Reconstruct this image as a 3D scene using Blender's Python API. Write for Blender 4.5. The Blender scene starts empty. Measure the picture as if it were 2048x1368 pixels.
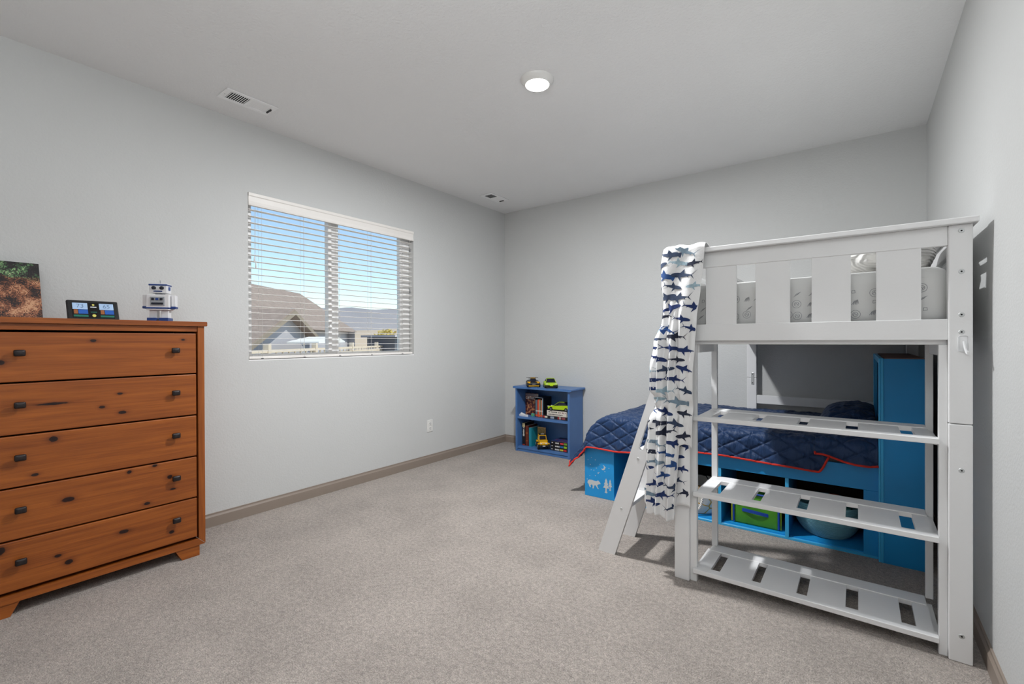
import bpy, bmesh, math, random
from mathutils import Vector, Matrix, noise
random.seed(7)
SC = bpy.context.scene
COL = SC.collection
PI = math.pi

# ------------------------------------------------------------------ camera
F_PX, YAW, PITCH, ROLL, CAM_H = 922.97, 36.891, -0.193, -0.232, 1.2152
cy, sy = math.cos(math.radians(YAW)), math.sin(math.radians(YAW))
cp, sp = math.cos(math.radians(PITCH)), math.sin(math.radians(PITCH))
fwd = Vector((-sy * cp, cy * cp, sp)); rgt = Vector((cy, sy, 0)); upv = rgt.cross(fwd)
cr, sr = math.cos(math.radians(ROLL)), math.sin(math.radians(ROLL))
r2 = rgt * cr + upv * sr; u2 = upv * cr - rgt * sr
cd = bpy.data.cameras.new('camera'); cam = bpy.data.objects.new('camera', cd); COL.objects.link(cam)
cd.sensor_width = 36; cd.sensor_fit = 'HORIZONTAL'; cd.lens = F_PX / 2048 * 36; cd.clip_start = 0.02; cd.clip_end = 3000
cam.matrix_world = Matrix(((r2.x, u2.x, -fwd.x, 0), (r2.y, u2.y, -fwd.y, 0), (r2.z, u2.z, -fwd.z, CAM_H), (0, 0, 0, 1)))
SC.camera = cam

# ------------------------------------------------------------------ sky, sun, exposure
W = bpy.data.worlds.new('sky'); SC.world = W; W.use_nodes = True
wn = W.node_tree.nodes; wl = W.node_tree.links
sky = wn.new('ShaderNodeTexSky'); sky.sky_type = 'NISHITA'; sky.sun_disc = False
sky.sun_elevation = math.radians(50); sky.sun_rotation = math.radians(72); sky.air_density = 1.0; sky.dust_density = 0.15; sky.ozone_density = 1.0
wl.new(sky.outputs[0], wn['Background'].inputs[0]); wn['Background'].inputs[1].default_value = 0.195
sd = bpy.data.lights.new('sun', 'SUN'); sd.energy = 3.6; sd.angle = 0.009; sd.color = (1, .95, .88)
sun = bpy.data.objects.new('sun', sd); COL.objects.link(sun)
sun.rotation_euler = Vector((.62, .20, .76)).to_track_quat('Z', 'Y').to_euler()
SC.view_settings.view_transform = 'Standard'; SC.view_settings.look = 'None'
SC.view_settings.gamma = 1; SC.view_settings.use_curve_mapping = False
SC.view_settings.exposure = 0.05
LAMP_W, FILL_W = 66.0, 42.0


# ------------------------------------------------------------------ helpers
def lin(c):
    return tuple((v / 255 / 12.92 if v / 255 <= .04045 else ((v / 255 + .055) / 1.055) ** 2.4) for v in c)

MATS = {}
def mat(name, rgb, rough=.5, metal=0, var=0, vscale=8, bump=0, bscale=200, emit=0, sheen=0, spec=.5, detail=3, coord='Object'):
    if name in MATS: return MATS[name]
    m = bpy.data.materials.new(name); m.use_nodes = True; MATS[name] = m
    n = m.node_tree.nodes; l = m.node_tree.links; b = n['Principled BSDF']
    c = lin(rgb) + (1,)
    b.inputs['Base Color'].default_value = c; b.inputs['Roughness'].default_value = rough
    b.inputs['Metallic'].default_value = metal; b.inputs['Specular IOR Level'].default_value = spec
    if sheen: b.inputs['Sheen Weight'].default_value = sheen
    tc = n.new('ShaderNodeTexCoord')
    nz = n.new('ShaderNodeTexNoise'); nz.inputs['Scale'].default_value = vscale; nz.inputs['Detail'].default_value = detail
    l.new(tc.outputs[coord], nz.inputs['Vector'])
    mr = n.new('ShaderNodeMapRange'); mr.inputs['From Min'].default_value = .25; mr.inputs['From Max'].default_value = .75
    v = max(var, .012)
    mr.inputs['To Min'].default_value = 1 - v; mr.inputs['To Max'].default_value = 1 + v
    l.new(nz.outputs[0], mr.inputs[0])
    mx = n.new('ShaderNodeVectorMath'); mx.operation = 'SCALE'; mx.inputs[0].default_value = c[:3]
    l.new(mr.outputs[0], mx.inputs['Scale']); l.new(mx.outputs[0], b.inputs['Base Color'])
    if bump:
        n2 = n.new('ShaderNodeTexNoise'); n2.inputs['Scale'].default_value = bscale; n2.inputs['Detail'].default_value = 2
        l.new(tc.outputs[coord], n2.inputs['Vector'])
        bp = n.new('ShaderNodeBump'); bp.inputs['Strength'].default_value = min(1, bump); bp.inputs['Distance'].default_value = .0015 * max(1, bump)
        l.new(n2.outputs[0], bp.inputs['Height']); l.new(bp.outputs[0], b.inputs['Normal'])
    if emit:
        b.inputs['Emission Color'].default_value = c; b.inputs['Emission Strength'].default_value = emit
    return m

def nodes_of(m): return m.node_tree.nodes, m.node_tree.links, m.node_tree.nodes['Principled BSDF']

def wloc(o):
    v = Vector((0, 0, 0))
    while o is not None:
        v += o.location; o = o.parent
    return v

class B:
    """collects shapes into one mesh"""
    def __init__(self): self.bm = bmesh.new()
    def box(self, x0, x1, y0, y1, z0, z1, bev=0.0, seg=1):
        b = bmesh.new() if bev else self.bm
        vs = [b.verts.new((x, y, z)) for x in (x0, x1) for y in (y0, y1) for z in (z0, z1)]
        for f in ((0, 1, 3, 2), (4, 6, 7, 5), (0, 4, 5, 1), (2, 3, 7, 6), (0, 2, 6, 4), (1, 5, 7, 3)):
            b.faces.new([vs[i] for i in f])
        if bev:
            bmesh.ops.bevel(b, geom=b.edges[:], offset=bev, segments=seg, profile=.5, affect='EDGES')
            self.merge(b)
        return self
    def merge(self, b, M=None):
        if M is not None: bmesh.ops.transform(b, matrix=M, verts=b.verts[:])
        me = bpy.data.meshes.new('tmp'); b.to_mesh(me); b.free(); self.bm.from_mesh(me); bpy.data.meshes.remove(me); return self
    def cyl(self, p0, p1, r0, r1=None, seg=16, caps=True):
        p0, p1 = Vector(p0), Vector(p1); d = p1 - p0; r1 = r0 if r1 is None else r1
        q = d.to_track_quat('Z', 'Y'); rows = []
        for p, r in ((p0, r0), (p1, r1)):
            rows.append([self.bm.verts.new(p + q @ Vector((r * math.cos(2 * PI * i / seg), r * math.sin(2 * PI * i / seg), 0))) for i in range(seg)])
        for i in range(seg):
            self.bm.faces.new((rows[0][i], rows[0][(i + 1) % seg], rows[1][(i + 1) % seg], rows[1][i]))
        if caps: self.bm.faces.new(rows[0][::-1]); self.bm.faces.new(rows[1])
        return self
    def tube(self, pts, r, seg=6, closed=False, taper=None):
        pts = [Vector(p) for p in pts]; rows = []; n = len(pts)
        ref = Vector((0, 0, 1))
        for i, p in enumerate(pts):
            t = (pts[(i + 1) % n] - pts[i - 1]) if closed else (pts[min(i + 1, n - 1)] - pts[max(i - 1, 0)])
            t.normalize()
            a = t.cross(ref)
            if a.length < .1: a = t.cross(Vector((1, 0, 0)))
            a.normalize(); b_ = t.cross(a); rr = r if taper is None else r * taper[i]
            rows.append([self.bm.verts.new(p + a * rr * math.cos(2 * PI * k / seg) + b_ * rr * math.sin(2 * PI * k / seg)) for k in range(seg)])
        for i in range(n if closed else n - 1):
            A, C = rows[i], rows[(i + 1) % n]
            for k in range(seg): self.bm.faces.new((A[k], A[(k + 1) % seg], C[(k + 1) % seg], C[k]))
        if not closed: self.bm.faces.new(rows[0][::-1]); self.bm.faces.new(rows[-1])
        return self
    def lathe(self, prof, c, seg=40, axis='z'):
        rows = []
        for r, h in prof:
            row = []
            for i in range(seg):
                a = 2 * PI * i / seg
                if axis == 'z': p = (c[0] + r * math.cos(a), c[1] + r * math.sin(a), c[2] + h)
                elif axis == 'y': p = (c[0] + r * math.cos(a), c[1] + h, c[2] + r * math.sin(a))
                else: p = (c[0] + h, c[1] + r * math.cos(a), c[2] + r * math.sin(a))
                row.append(self.bm.verts.new(p))
            rows.append(row)
        for A, C in zip(rows, rows[1:]):
            for i in range(seg): self.bm.faces.new((A[i], A[(i + 1) % seg], C[(i + 1) % seg], C[i]))
        if prof[0][0] > 1e-5: self.bm.faces.new(rows[0][::-1])
        if prof[-1][0] > 1e-5: self.bm.faces.new(rows[-1])
        return self
    def prism(self, poly, axis, a0, a1):
        """poly in the two other axes (in xyz order), extruded along axis"""
        def P(u, v, a): return {'x': (a, u, v), 'y': (u, a, v), 'z': (u, v, a)}[axis]
        A = [self.bm.verts.new(P(u, v, a0)) for u, v in poly]; C = [self.bm.verts.new(P(u, v, a1)) for u, v in poly]
        n = len(poly)
        self.bm.faces.new(A[::-1]); self.bm.faces.new(C)
        for i in range(n): self.bm.faces.new((A[i], A[(i + 1) % n], C[(i + 1) % n], C[i]))
        return self
    def loft(self, secs, cap=True):
        rows = [[self.bm.verts.new(p) for p in s] for s in secs]
        for A, C in zip(rows, rows[1:]):
            n = len(A)
            for i in range(n): self.bm.faces.new((A[i], A[(i + 1) % n], C[(i + 1) % n], C[i]))
        if cap: self.bm.faces.new(rows[0][::-1]); self.bm.faces.new(rows[-1])
        return self
    def grid(self, f, nu, nv, closed_u=False):
        rows = [[self.bm.verts.new(f(i / (nu if closed_u else nu - 1), j / (nv - 1))) for i in range(nu)] for j in range(nv)]
        for j in range(nv - 1):
            for i in range(nu if closed_u else nu - 1):
                i2 = (i + 1) % nu
                self.bm.faces.new((rows[j][i], rows[j][i2], rows[j + 1][i2], rows[j + 1][i]))
        return self
    def build(self, name, m, parent=None, smooth=False, local=False, fixn=True, angle=40):
        bm = self.bm
        if fixn: bmesh.ops.recalc_face_normals(bm, faces=bm.faces[:])
        if parent is not None and not local:
            bmesh.ops.translate(bm, vec=-wloc(parent), verts=bm.verts[:])
        me = bpy.data.meshes.new(name); bm.to_mesh(me); bm.free()
        if m is not None: me.materials.append(MATS[m] if isinstance(m, str) else m)
        if smooth:
            for p in me.polygons: p.use_smooth = True
            try: me.set_sharp_from_angle(angle=math.radians(angle))
            except Exception: pass
        o = bpy.data.objects.new(name, me); COL.objects.link(o); o.parent = parent
        return o

def thing(name, label, cat, loc=(0, 0, 0), group=None, rotz=0):
    o = bpy.data.objects.new(name, None); COL.objects.link(o); o.location = loc; o.rotation_euler = (0, 0, rotz)
    o.empty_display_size = .1
    return tag(o, label, cat, group)
def tag(o, label=None, cat=None, group=None, kind=None):
    if label: o['label'] = label
    if cat: o['category'] = cat
    if group: o['group'] = group
    if kind: o['kind'] = kind
    return o
def struct(o, label=None):
    o['kind'] = 'structure'
    if label: o['label'] = label
    return o
def inst(o, parent=None, loc=None):
    c = o.copy(); COL.objects.link(c)
    if parent is not None: c.parent = parent
    if loc is not None: c.location = loc
    return c
def curve_prism(name, outer, holes, to3d, depth, m, parent):
    """flat outline with holes given thickness; to3d maps (u, v, w) to the world"""
    cu = bpy.data.curves.new(name, 'CURVE'); cu.dimensions = '2D'; cu.fill_mode = 'BOTH'; cu.extrude = depth / 2
    for pl in [outer] + holes:
        s = cu.splines.new('POLY'); s.points.add(len(pl) - 1); s.use_cyclic_u = True
        for p, q in zip(s.points, pl): p.co = (q[0], q[1], 0, 1)
    t = bpy.data.objects.new('tmp', cu); me = bpy.data.meshes.new_from_object(t); bpy.data.objects.remove(t); bpy.data.curves.remove(cu)
    b = B(); b.bm.from_mesh(me); bpy.data.meshes.remove(me)
    bmesh.ops.remove_doubles(b.bm, verts=b.bm.verts[:], dist=1e-5)
    for v in b.bm.verts: v.co = to3d(*v.co)
    return b.build(name, m, parent)
def text_mesh(s, size, to3d, m, parent, name='lettering'):
    cu = bpy.data.curves.new(name, 'FONT'); cu.body = s; cu.size = size; cu.align_x = 'CENTER'; cu.align_y = 'CENTER'; cu.extrude = .0003
    t = bpy.data.objects.new('tmp', cu); me = bpy.data.meshes.new_from_object(t); bpy.data.objects.remove(t); bpy.data.curves.remove(cu)
    b = B(); b.bm.from_mesh(me); bpy.data.meshes.remove(me)
    for v in b.bm.verts: v.co = to3d(*v.co)
    return b.build(name, m, parent)
def ip(tab, x):
    """piecewise smooth interpolation, tab sorted by first value"""
    if x <= tab[0][0]: return tab[0][1]
    for (a, va), (b, vb) in zip(tab, tab[1:]):
        if x <= b:
            t = (x - a) / (b - a); t = t * t * (3 - 2 * t); return va + (vb - va) * t
    return tab[-1][1]
def nz(x, y, z=0): return noise.noise(Vector((x, y, z)))
def sstep(a, b, x):
    t = min(1, max(0, (x - a) / (b - a))); return t * t * (3 - 2 * t)

# ------------------------------------------------------------------ materials
mat('wall_paint', (207, 208, 207), .62, bump=.9, bscale=95, var=.01, vscale=2)
mat('ceiling_paint', (240, 240, 240), .75, bump=2.0, bscale=75, var=.01, vscale=2)
mat('trim_taupe', (146, 133, 122), .45)
mat('white_paint', (236, 236, 236), .38, bump=.25, bscale=60)
mat('white_vinyl', (240, 240, 240), .4)
mat('slat_white', (244, 240, 235), .42)
mat('white_plastic', (232, 231, 228), .35)
mat('vent_white', (250, 250, 250), .4)
mat('dark_hole', (18, 18, 20), .9)
mat('steel', (206, 208, 208), .45, metal=.65)
mat('bronze', (52, 46, 46), .42, metal=.55, var=.2, vscale=60)
mat('blue_bed', (28, 148, 216), .38, var=.04, vscale=6)
mat('blue_bed_light', (64, 180, 236), .35, var=.03)
mat('blue_case', (74, 116, 172), .36, var=.05, vscale=8)
mat('dark_brown', (44, 26, 22), .7, var=.15, vscale=20)
mat('brown_board', (120, 84, 72), .6, var=.15, vscale=25)
mat('red_piping', (214, 48, 32), .7, bump=1, bscale=300)
mat('black_plastic', (22, 22, 24), .35)
mat('rubber', (16, 16, 17), .7)
mat('grey_metalish', (96, 98, 102), .4)
mat('yellow_toy', (236, 178, 20), .35)
mat('lime_toy', (178, 212, 20), .33)
mat('green_toy', (88, 150, 30), .35)
mat('white_toy', (232, 232, 234), .32)
mat('blue_toy', (30, 62, 130), .32)
mat('lightgrey_toy', (160, 164, 170), .35)
mat('glass_dark', (20, 24, 40), .15)
mat('paper', (226, 220, 204), .8)
mat('ink_white', (238, 236, 232), .7)

def carpet():
    m = mat('carpet', (182, 170, 161), .95, sheen=.15, spec=.1); n, l, b = nodes_of(m)
    tc = n.new('ShaderNodeTexCoord')
    def noi(s, d=2, r=.6):
        x = n.new('ShaderNodeTexNoise'); x.inputs['Scale'].default_value = s; x.inputs['Detail'].default_value = d; x.inputs['Roughness'].default_value = r
        l.new(tc.outputs['Object'], x.inputs['Vector']); return x
    def rng(o, a, b_, c, d):
        x = n.new('ShaderNodeMapRange'); x.inputs['From Min'].default_value = a; x.inputs['From Max'].default_value = b_
        x.inputs['To Min'].default_value = c; x.inputs['To Max'].default_value = d; l.new(o, x.inputs[0]); return x.outputs[0]
    fine = noi(210, 3, .75); mid = noi(52, 2); big = noi(2.6, 3)
    vo = n.new('ShaderNodeTexVoronoi'); vo.inputs['Scale'].default_value = 165; l.new(tc.outputs['Object'], vo.inputs['Vector'])
    def mul(a, c):
        x = n.new('ShaderNodeMath'); x.operation = 'MULTIPLY'; l.new(a, x.inputs[0]); l.new(c, x.inputs[1]); return x.outputs[0]
    k = mul(mul(rng(fine.outputs[0], .3, .7, .60, 1.38), rng(mid.outputs[0], .3, .7, .82, 1.18)), rng(big.outputs[0], .35, .65, .91, 1.09))
    k = mul(k, rng(vo.outputs['Distance'], 0, .7, 1.12, .8))
    sc = n.new('ShaderNodeVectorMath'); sc.operation = 'SCALE'; sc.inputs[0].default_value = lin((184, 174, 166)); l.new(k, sc.inputs['Scale'])
    l.new(sc.outputs[0], b.inputs['Base Color'])
    ad = n.new('ShaderNodeMath'); ad.operation = 'SUBTRACT'; l.new(fine.outputs[0], ad.inputs[0]); l.new(vo.outputs['Distance'], ad.inputs[1])
    bp = n.new('ShaderNodeBump'); bp.inputs['Strength'].default_value = .9; bp.inputs['Distance'].default_value = .006
    l.new(ad.outputs[0], bp.inputs['Height']); l.new(bp.outputs[0], b.inputs['Normal'])
carpet()

DRESSER_LOC = Vector((-3.2, .619, 0))
KNOTS = [(0.577, 1.223, .010, .006), (0.955, 1.226, .008, .005), (0.270, 1.128, .012, .01), (0.679, 0.953, .010, .005), (0.609, 0.893, .010, .006),
         (0.689, 0.857, .014, .007), (0.433, 0.929, .045, .005), (0.435, 0.764, .014, .011), (0.372, 0.612, .012, .006), (0.714, 0.546, .008, .007),
         (0.821, 0.555, .009, .006), (0.481, 0.469, .022, .010), (0.786, 0.363, .011, .007), (0.888, 0.480, .012, .010), (0.692, 0.247, .018, .008),
         (0.448, 0.214, .012, .006), (0.485, 0.172, .014, .010), (0.895, 0.176, .010, .008), (0.266, 0.301, .014, .014), (0.901, 0.410, .012, .004)]
def wood(name, vert=False):
    m = mat(name, (150, 84, 36), .42); n, l, b = nodes_of(m)
    tc = n.new('ShaderNodeTexCoord')
    def node(t, **k):
        x = n.new(t)
        for a, v in k.items(): setattr(x, a, v)
        return x
    # distance field of the knots bends the grain round them
    sep = node('ShaderNodeSeparateXYZ'); l.new(tc.outputs['Object'], sep.inputs[0])
    acc = None
    wob = node('ShaderNodeTexNoise'); wob.inputs['Scale'].default_value = 30; l.new(tc.outputs['Object'], wob.inputs['Vector'])
    if not vert:
        for (ky, kz, ry, rz) in KNOTS:
            cmb = node('ShaderNodeCombineXYZ'); l.new(sep.outputs[1], cmb.inputs[0]); l.new(sep.outputs[2], cmb.inputs[1])
            s = node('ShaderNodeVectorMath', operation='SUBTRACT'); l.new(cmb.outputs[0], s.inputs[0]); s.inputs[1].default_value = (ky - DRESSER_LOC.y, kz, 0)
            d = node('ShaderNodeVectorMath', operation='DIVIDE'); l.new(s.outputs[0], d.inputs[0]); d.inputs[1].default_value = (ry, rz, 1)
            L = node('ShaderNodeVectorMath', operation='LENGTH'); l.new(d.outputs[0], L.inputs[0])
            if acc is None: acc = L.outputs['Value']
            else:
                mn = node('ShaderNodeMath', operation='MINIMUM'); l.new(acc, mn.inputs[0]); l.new(L.outputs['Value'], mn.inputs[1]); acc = mn.outputs[0]
    mp = node('ShaderNodeMapping'); mp.inputs['Scale'].default_value = (6, 30, 1.6) if vert else (6, 1.3, 26)
    l.new(tc.outputs['Object'], mp.inputs[0])
    g = node('ShaderNodeTexNoise'); g.inputs['Scale'].default_value = 1.5; g.inputs['Detail'].default_value = 5; g.inputs['Distortion'].default_value = .7
    l.new(mp.outputs[0], g.inputs['Vector'])
    mp2 = node('ShaderNodeMapping'); mp2.inputs['Scale'].default_value = (10, 200, 6) if vert else (10, 6, 200); l.new(tc.outputs['Object'], mp2.inputs[0])
    g2 = node('ShaderNodeTexNoise'); g2.inputs['Scale'].default_value = 1; g2.inputs['Detail'].default_value = 3; l.new(mp2.outputs[0], g2.inputs['Vector'])
    ramp = node('ShaderNodeValToRGB'); r = ramp.color_ramp
    r.elements[0].position = .28; r.elements[0].color = lin((130, 65, 20)) + (1,)
    r.elements[1].position = .72; r.elements[1].color = lin((166, 91, 32)) + (1,)
    e = r.elements.new(.5); e.color = lin((150, 80, 27)) + (1,)
    l.new(g.outputs[0], ramp.inputs[0])
    mr = node('ShaderNodeMapRange'); mr.inputs['From Min'].default_value = .3; mr.inputs['From Max'].default_value = .7; mr.inputs['To Min'].default_value = .86; mr.inputs['To Max'].default_value = 1.1
    l.new(g2.outputs[0], mr.inputs[0])
    sc = node('ShaderNodeVectorMath', operation='SCALE'); l.new(ramp.outputs[0], sc.inputs[0]); l.new(mr.outputs[0], sc.inputs['Scale'])
    out = sc.outputs[0]
    if acc is not None:
        ad = node('ShaderNodeMath', operation='ADD'); l.new(acc, ad.inputs[0])
        w2 = node('ShaderNodeMapRange'); w2.inputs['To Min'].default_value = -.5; w2.inputs['To Max'].default_value = .5; l.new(wob.outputs[0], w2.inputs[0]); l.new(w2.outputs[0], ad.inputs[1])
        kr = node('ShaderNodeValToRGB'); k = kr.color_ramp
        k.elements[0].position = .0; k.elements[0].color = lin((40, 18, 14)) + (1,)
        k.elements[1].position = 1.0; k.elements[1].color = (1, 1, 1, 1)
        for p_, c_ in ((.20, lin((66, 30, 20))), (.30, lin((50, 22, 14))), (.38, (.62, .55, .5)), (.60, (.85, .82, .8))):
            e = k.elements.new(p_); e.color = tuple(c_) + (1,)
        dv = node('ShaderNodeMath', operation='DIVIDE'); dv.inputs[1].default_value = 3.2; l.new(ad.outputs[0], dv.inputs[0]); l.new(dv.outputs[0], kr.inputs[0])
        mm = node('ShaderNodeVectorMath', operation='MULTIPLY'); l.new(out, mm.inputs[0]); l.new(kr.outputs[0], mm.inputs[1]); out = mm.outputs[0]
    l.new(out, b.inputs['Base Color'])
    bp = node('ShaderNodeBump'); bp.inputs['Strength'].default_value = .15; bp.inputs['Distance'].default_value = .002
    l.new(g2.outputs[0], bp.inputs['Height']); l.new(bp.outputs[0], b.inputs['Normal'])
wood('pine'); wood('pine_upright', True)

def quilt_mat():
    m = mat('navy_quilt', (22, 52, 92), .5, sheen=.12, spec=.35); n, l, b = nodes_of(m)
    tc = n.new('ShaderNodeTexCoord'); mp = n.new('ShaderNodeMapping'); mp.inputs['Scale'].default_value = (60, 60, 22)
    l.new(tc.outputs['Object'], mp.inputs[0])
    x = n.new('ShaderNodeTexNoise'); x.inputs['Scale'].default_value = 1; x.inputs['Detail'].default_value = 3; l.new(mp.outputs[0], x.inputs['Vector'])
    bp = n.new('ShaderNodeBump'); bp.inputs['Strength'].default_value = .8; bp.inputs['Distance'].default_value = .008
    l.new(x.outputs[0], bp.inputs['Height']); l.new(bp.outputs[0], b.inputs['Normal'])
quilt_mat()
mat('navy_lining', (26, 36, 66), .7)

def glass_mat():
    m = bpy.data.materials.new('window_glass'); m.use_nodes = True; MATS['window_glass'] = m
    n = m.node_tree.nodes; l = m.node_tree.links; n.remove(n['Principled BSDF'])
    tr = n.new('ShaderNodeBsdfTransparent'); tr.inputs[0].default_value = (.96, .98, .97, 1); gl = n.new('ShaderNodeBsdfGlossy'); gl.inputs['Roughness'].default_value = .02
    fr = n.new('ShaderNodeFresnel'); fr.inputs[0].default_value = 1.25; mx = n.new('ShaderNodeMixShader')
    l.new(fr.outputs[0], mx.inputs[0]); l.new(tr.outputs[0], mx.inputs[1]); l.new(gl.outputs[0], mx.inputs[2]); l.new(mx.outputs[0], n['Material Output'].inputs[0])
glass_mat()

# ------------------------------------------------------------------ room shell
XL, XR, YB, YF, H = -3.4056, .3896, 4.3958, -1.7, 2.74
T = .14
struct(B().box(XL - T, XR + T, YF - T, YB + T, -.2, 0).build('floor', 'carpet'), 'beige grey cut pile carpet')
struct(B().box(XL - T, XR + T, YF - T, YB + T, H, H + .15).build('ceiling', 'ceiling_paint'), 'light grey textured ceiling')
WY0, WY1, WZ0, WZ1 = 1.474, 2.972, 1.079, 2.259
b = B()
b.box(XL - T, XL, YF - T, WY0, 0, H).box(XL - T, XL, WY1, YB + T, 0, H).box(XL - T, XL, WY0, WY1, 0, WZ0).box(XL - T, XL, WY0, WY1, WZ1, H)
struct(b.build('wall_left', 'wall_paint'), 'grey wall with the window')
struct(B().box(XL, XR, YB, YB + T, 0, H).build('wall_back', 'wall_paint'), 'grey wall behind the beds')
struct(B().box(XR, XR + T, YF - T, YB + T, 0, H).build('wall_right', 'wall_paint'), 'grey wall beside the loft bed')
struct(B().box(XL, XR, YF - T, YF, 0, H).build('wall_front', 'wall_paint'), 'grey wall behind the viewer')
def baseboard(name, axis, a0, a1, wallpos, sgn):
    h, t = .0856, .014
    prof = [(0, 0), (t, 0), (t, h - .022), (t * .55, h - .010), (t * .55, h), (0, h)]
    b = B()
    poly = [(wallpos + sgn * u, v) for u, v in prof]
    if axis == 'y': b.prism(poly, 'y', a0, a1)
    else: b.prism(poly, 'x', a0, a1)
    return struct(b.build(name, 'trim_taupe'), 'taupe baseboard')
baseboard('baseboard_left', 'y', YF, YB, XL, 1)
baseboard('baseboard_right', 'y', YF, YB, XR, -1)
baseboard('baseboard_back', 'x', XL + .014, XR - .014, YB, -1)
baseboard('baseboard_front', 'x', XL + .014, XR - .014, YF, 1)

# ------------------------------------------------------------------ window (slider) in the left wall
wx0, wx1 = XL - .125, XL - .065
fr = B()
fr.box(wx0, wx1, WY0, WY0 + .05, WZ0, WZ1, .004).box(wx0, wx1, WY1 - .078, WY1, WZ0, WZ1, .004)
fr.box(wx0, wx1, WY0 + .05, WY1 - .078, WZ0, WZ0 + .045, .004).box(wx0, wx1, WY0 + .05, WY1 - .078, WZ1 - .055, WZ1, .004)
win = struct(fr.build('window_1', 'white_vinyl'), 'white vinyl sliding window behind the blind')
B().box(wx0 + .012, wx1 + .006, 2.118, 2.150, WZ0 + .045, WZ1 - .055, .003).build('sash_stile', 'white_vinyl', win)
B().box(wx0 + .006, wx1 - .012, 2.156, 2.222, WZ0 + .045, WZ1 - .055, .003).build('sash_stile', 'white_vinyl', win)
B().box(wx0 + .01, wx1 - .006, 2.862, 2.894, WZ0 + .045, WZ1 - .055, .003).build('sash_stile', 'white_vinyl', win)
B().box(wx0 + .018, wx0 + .022, WY0 + .05, 2.12, WZ0 + .045, WZ1 - .055).build('pane', 'window_glass', win)
B().box(wx0 + .028, wx0 + .032, 2.222, 2.862, WZ0 + .045, WZ1 - .055).build('pane', 'window_glass', win)
for z in (1.80, 1.33):
    B().box(wx1 + .006, wx1 + .016, 2.124, 2.144, z - .03, z + .03, .006, 2).build('latch', 'white_vinyl', win, smooth=True)
struct(B().box(XL - T + .002, XL - .001, WY0 - .0, WY1 + .0, WZ0 - .002, WZ0 + .008).build('trim_1', 'white_vinyl'), 'white window sill')

# ------------------------------------------------------------------ venetian blind
bl = thing('window_blind', 'white horizontal slat blind, open, hung in the window', 'blind', (XL - .03, (WY0 + WY1) / 2, WZ0))
by0, by1 = WY0 + .006, WY1 - .006
v = B().prism([(XL - .012, 2.168), (XL + .004, 2.170), (XL + .006, 2.18), (XL + .003, 2.20), (XL + .004, 2.232), (XL + .009, 2.238), (XL + .009, 2.257), (XL - .012, 2.257)], 'y', by0 - .004, by1 + .003)
v.build('valance', 'slat_white', bl)
B().box(XL - .062, XL - .014, by0, by1, 2.195, 2.252, .003).build('headrail', 'slat_white', bl)
NS, pit = 23, .0455
sl = None
for i in range(NS):
    z = 2.148 - i * pit
    if sl is None:
        s = B(); n = 6
        top = [(XL - .057 + .042 * k / n, z + .0012 * (1 - (2 * k / n - 1) ** 2)) for k in range(n + 1)]
        s.prism(top + [(x, zz - .0022) for x, zz in top[::-1]], 'y', by0 + .002, by1 - .002)
        sl = s.build('slat', 'slat_white', bl); z0s = z
    else:
        inst(sl, loc=(0, 0, z - z0s))
B().box(XL - .062, XL - .010, by0 + .002, by1 - .002, WZ0 + .012, WZ0 + .030, .004, 2).build('bottom_rail', 'slat_white', bl)
mat('cord', (214, 212, 206), .8)
for y in (1.57, 1.885, 2.19, 2.50, 2.84):
    for x in (XL - .0635, XL - .0095):
        B().cyl((x, y, WZ0 + .02), (x, y, 2.2), .0008, seg=5).build('ladder_cord', 'cord', bl)
    B().cyl((XL - .036, y + .012, WZ0 + .02), (XL - .036, y + .012, 2.2), .0008, seg=5).build('lift_cord', 'cord', bl)
    B().box(XL - .0095, XL - .006, y - .008, y + .008, WZ0 + .013, WZ0 + .018).build('cord_plug', 'grey_metalish', bl)
for y, zb in ((1.512, 1.815), (1.522, 1.775), (2.920, 2.10), (2.919, 1.71)):
    c = B().cyl((XL + .008, y, zb), (XL + .008, y, 2.17), .0009, seg=5).build('pull_cord', 'cord', bl)
    B().lathe([(.0015, .045), (.0035, .035), (.005, .004), (.004, 0)], (XL + .008, y, zb - .045), 10).build('tassel', 'white_plastic' if y < 2 else 'grey_metalish', c, smooth=True)

# ------------------------------------------------------------------ wall outlet
ot = thing('wall_outlet', 'white duplex power outlet low on the window wall', 'outlet', (XL, 3.17, .372))
B().box(XL, XL + .006, 3.133, 3.207, .314, .430, .002, 2).build('cover_plate', 'white_plastic', ot)
for z in (.347, .395):
    f = B().box(XL + .005, XL + .009, 3.152, 3.188, z - .017, z + .017, .003, 2).build('socket', 'white_plastic', ot)
    B().box(XL + .0088, XL + .0096, 3.160, 3.163, z - .002, z + .009).box(XL + .0088, XL + .0096, 3.176, 3.179, z - .002, z + .009).cyl((XL + .0088, 3.1695, z - .009), (XL + .0096, 3.1695, z - .009), .0028, seg=8).build('slot', 'dark_hole', f)

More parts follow.
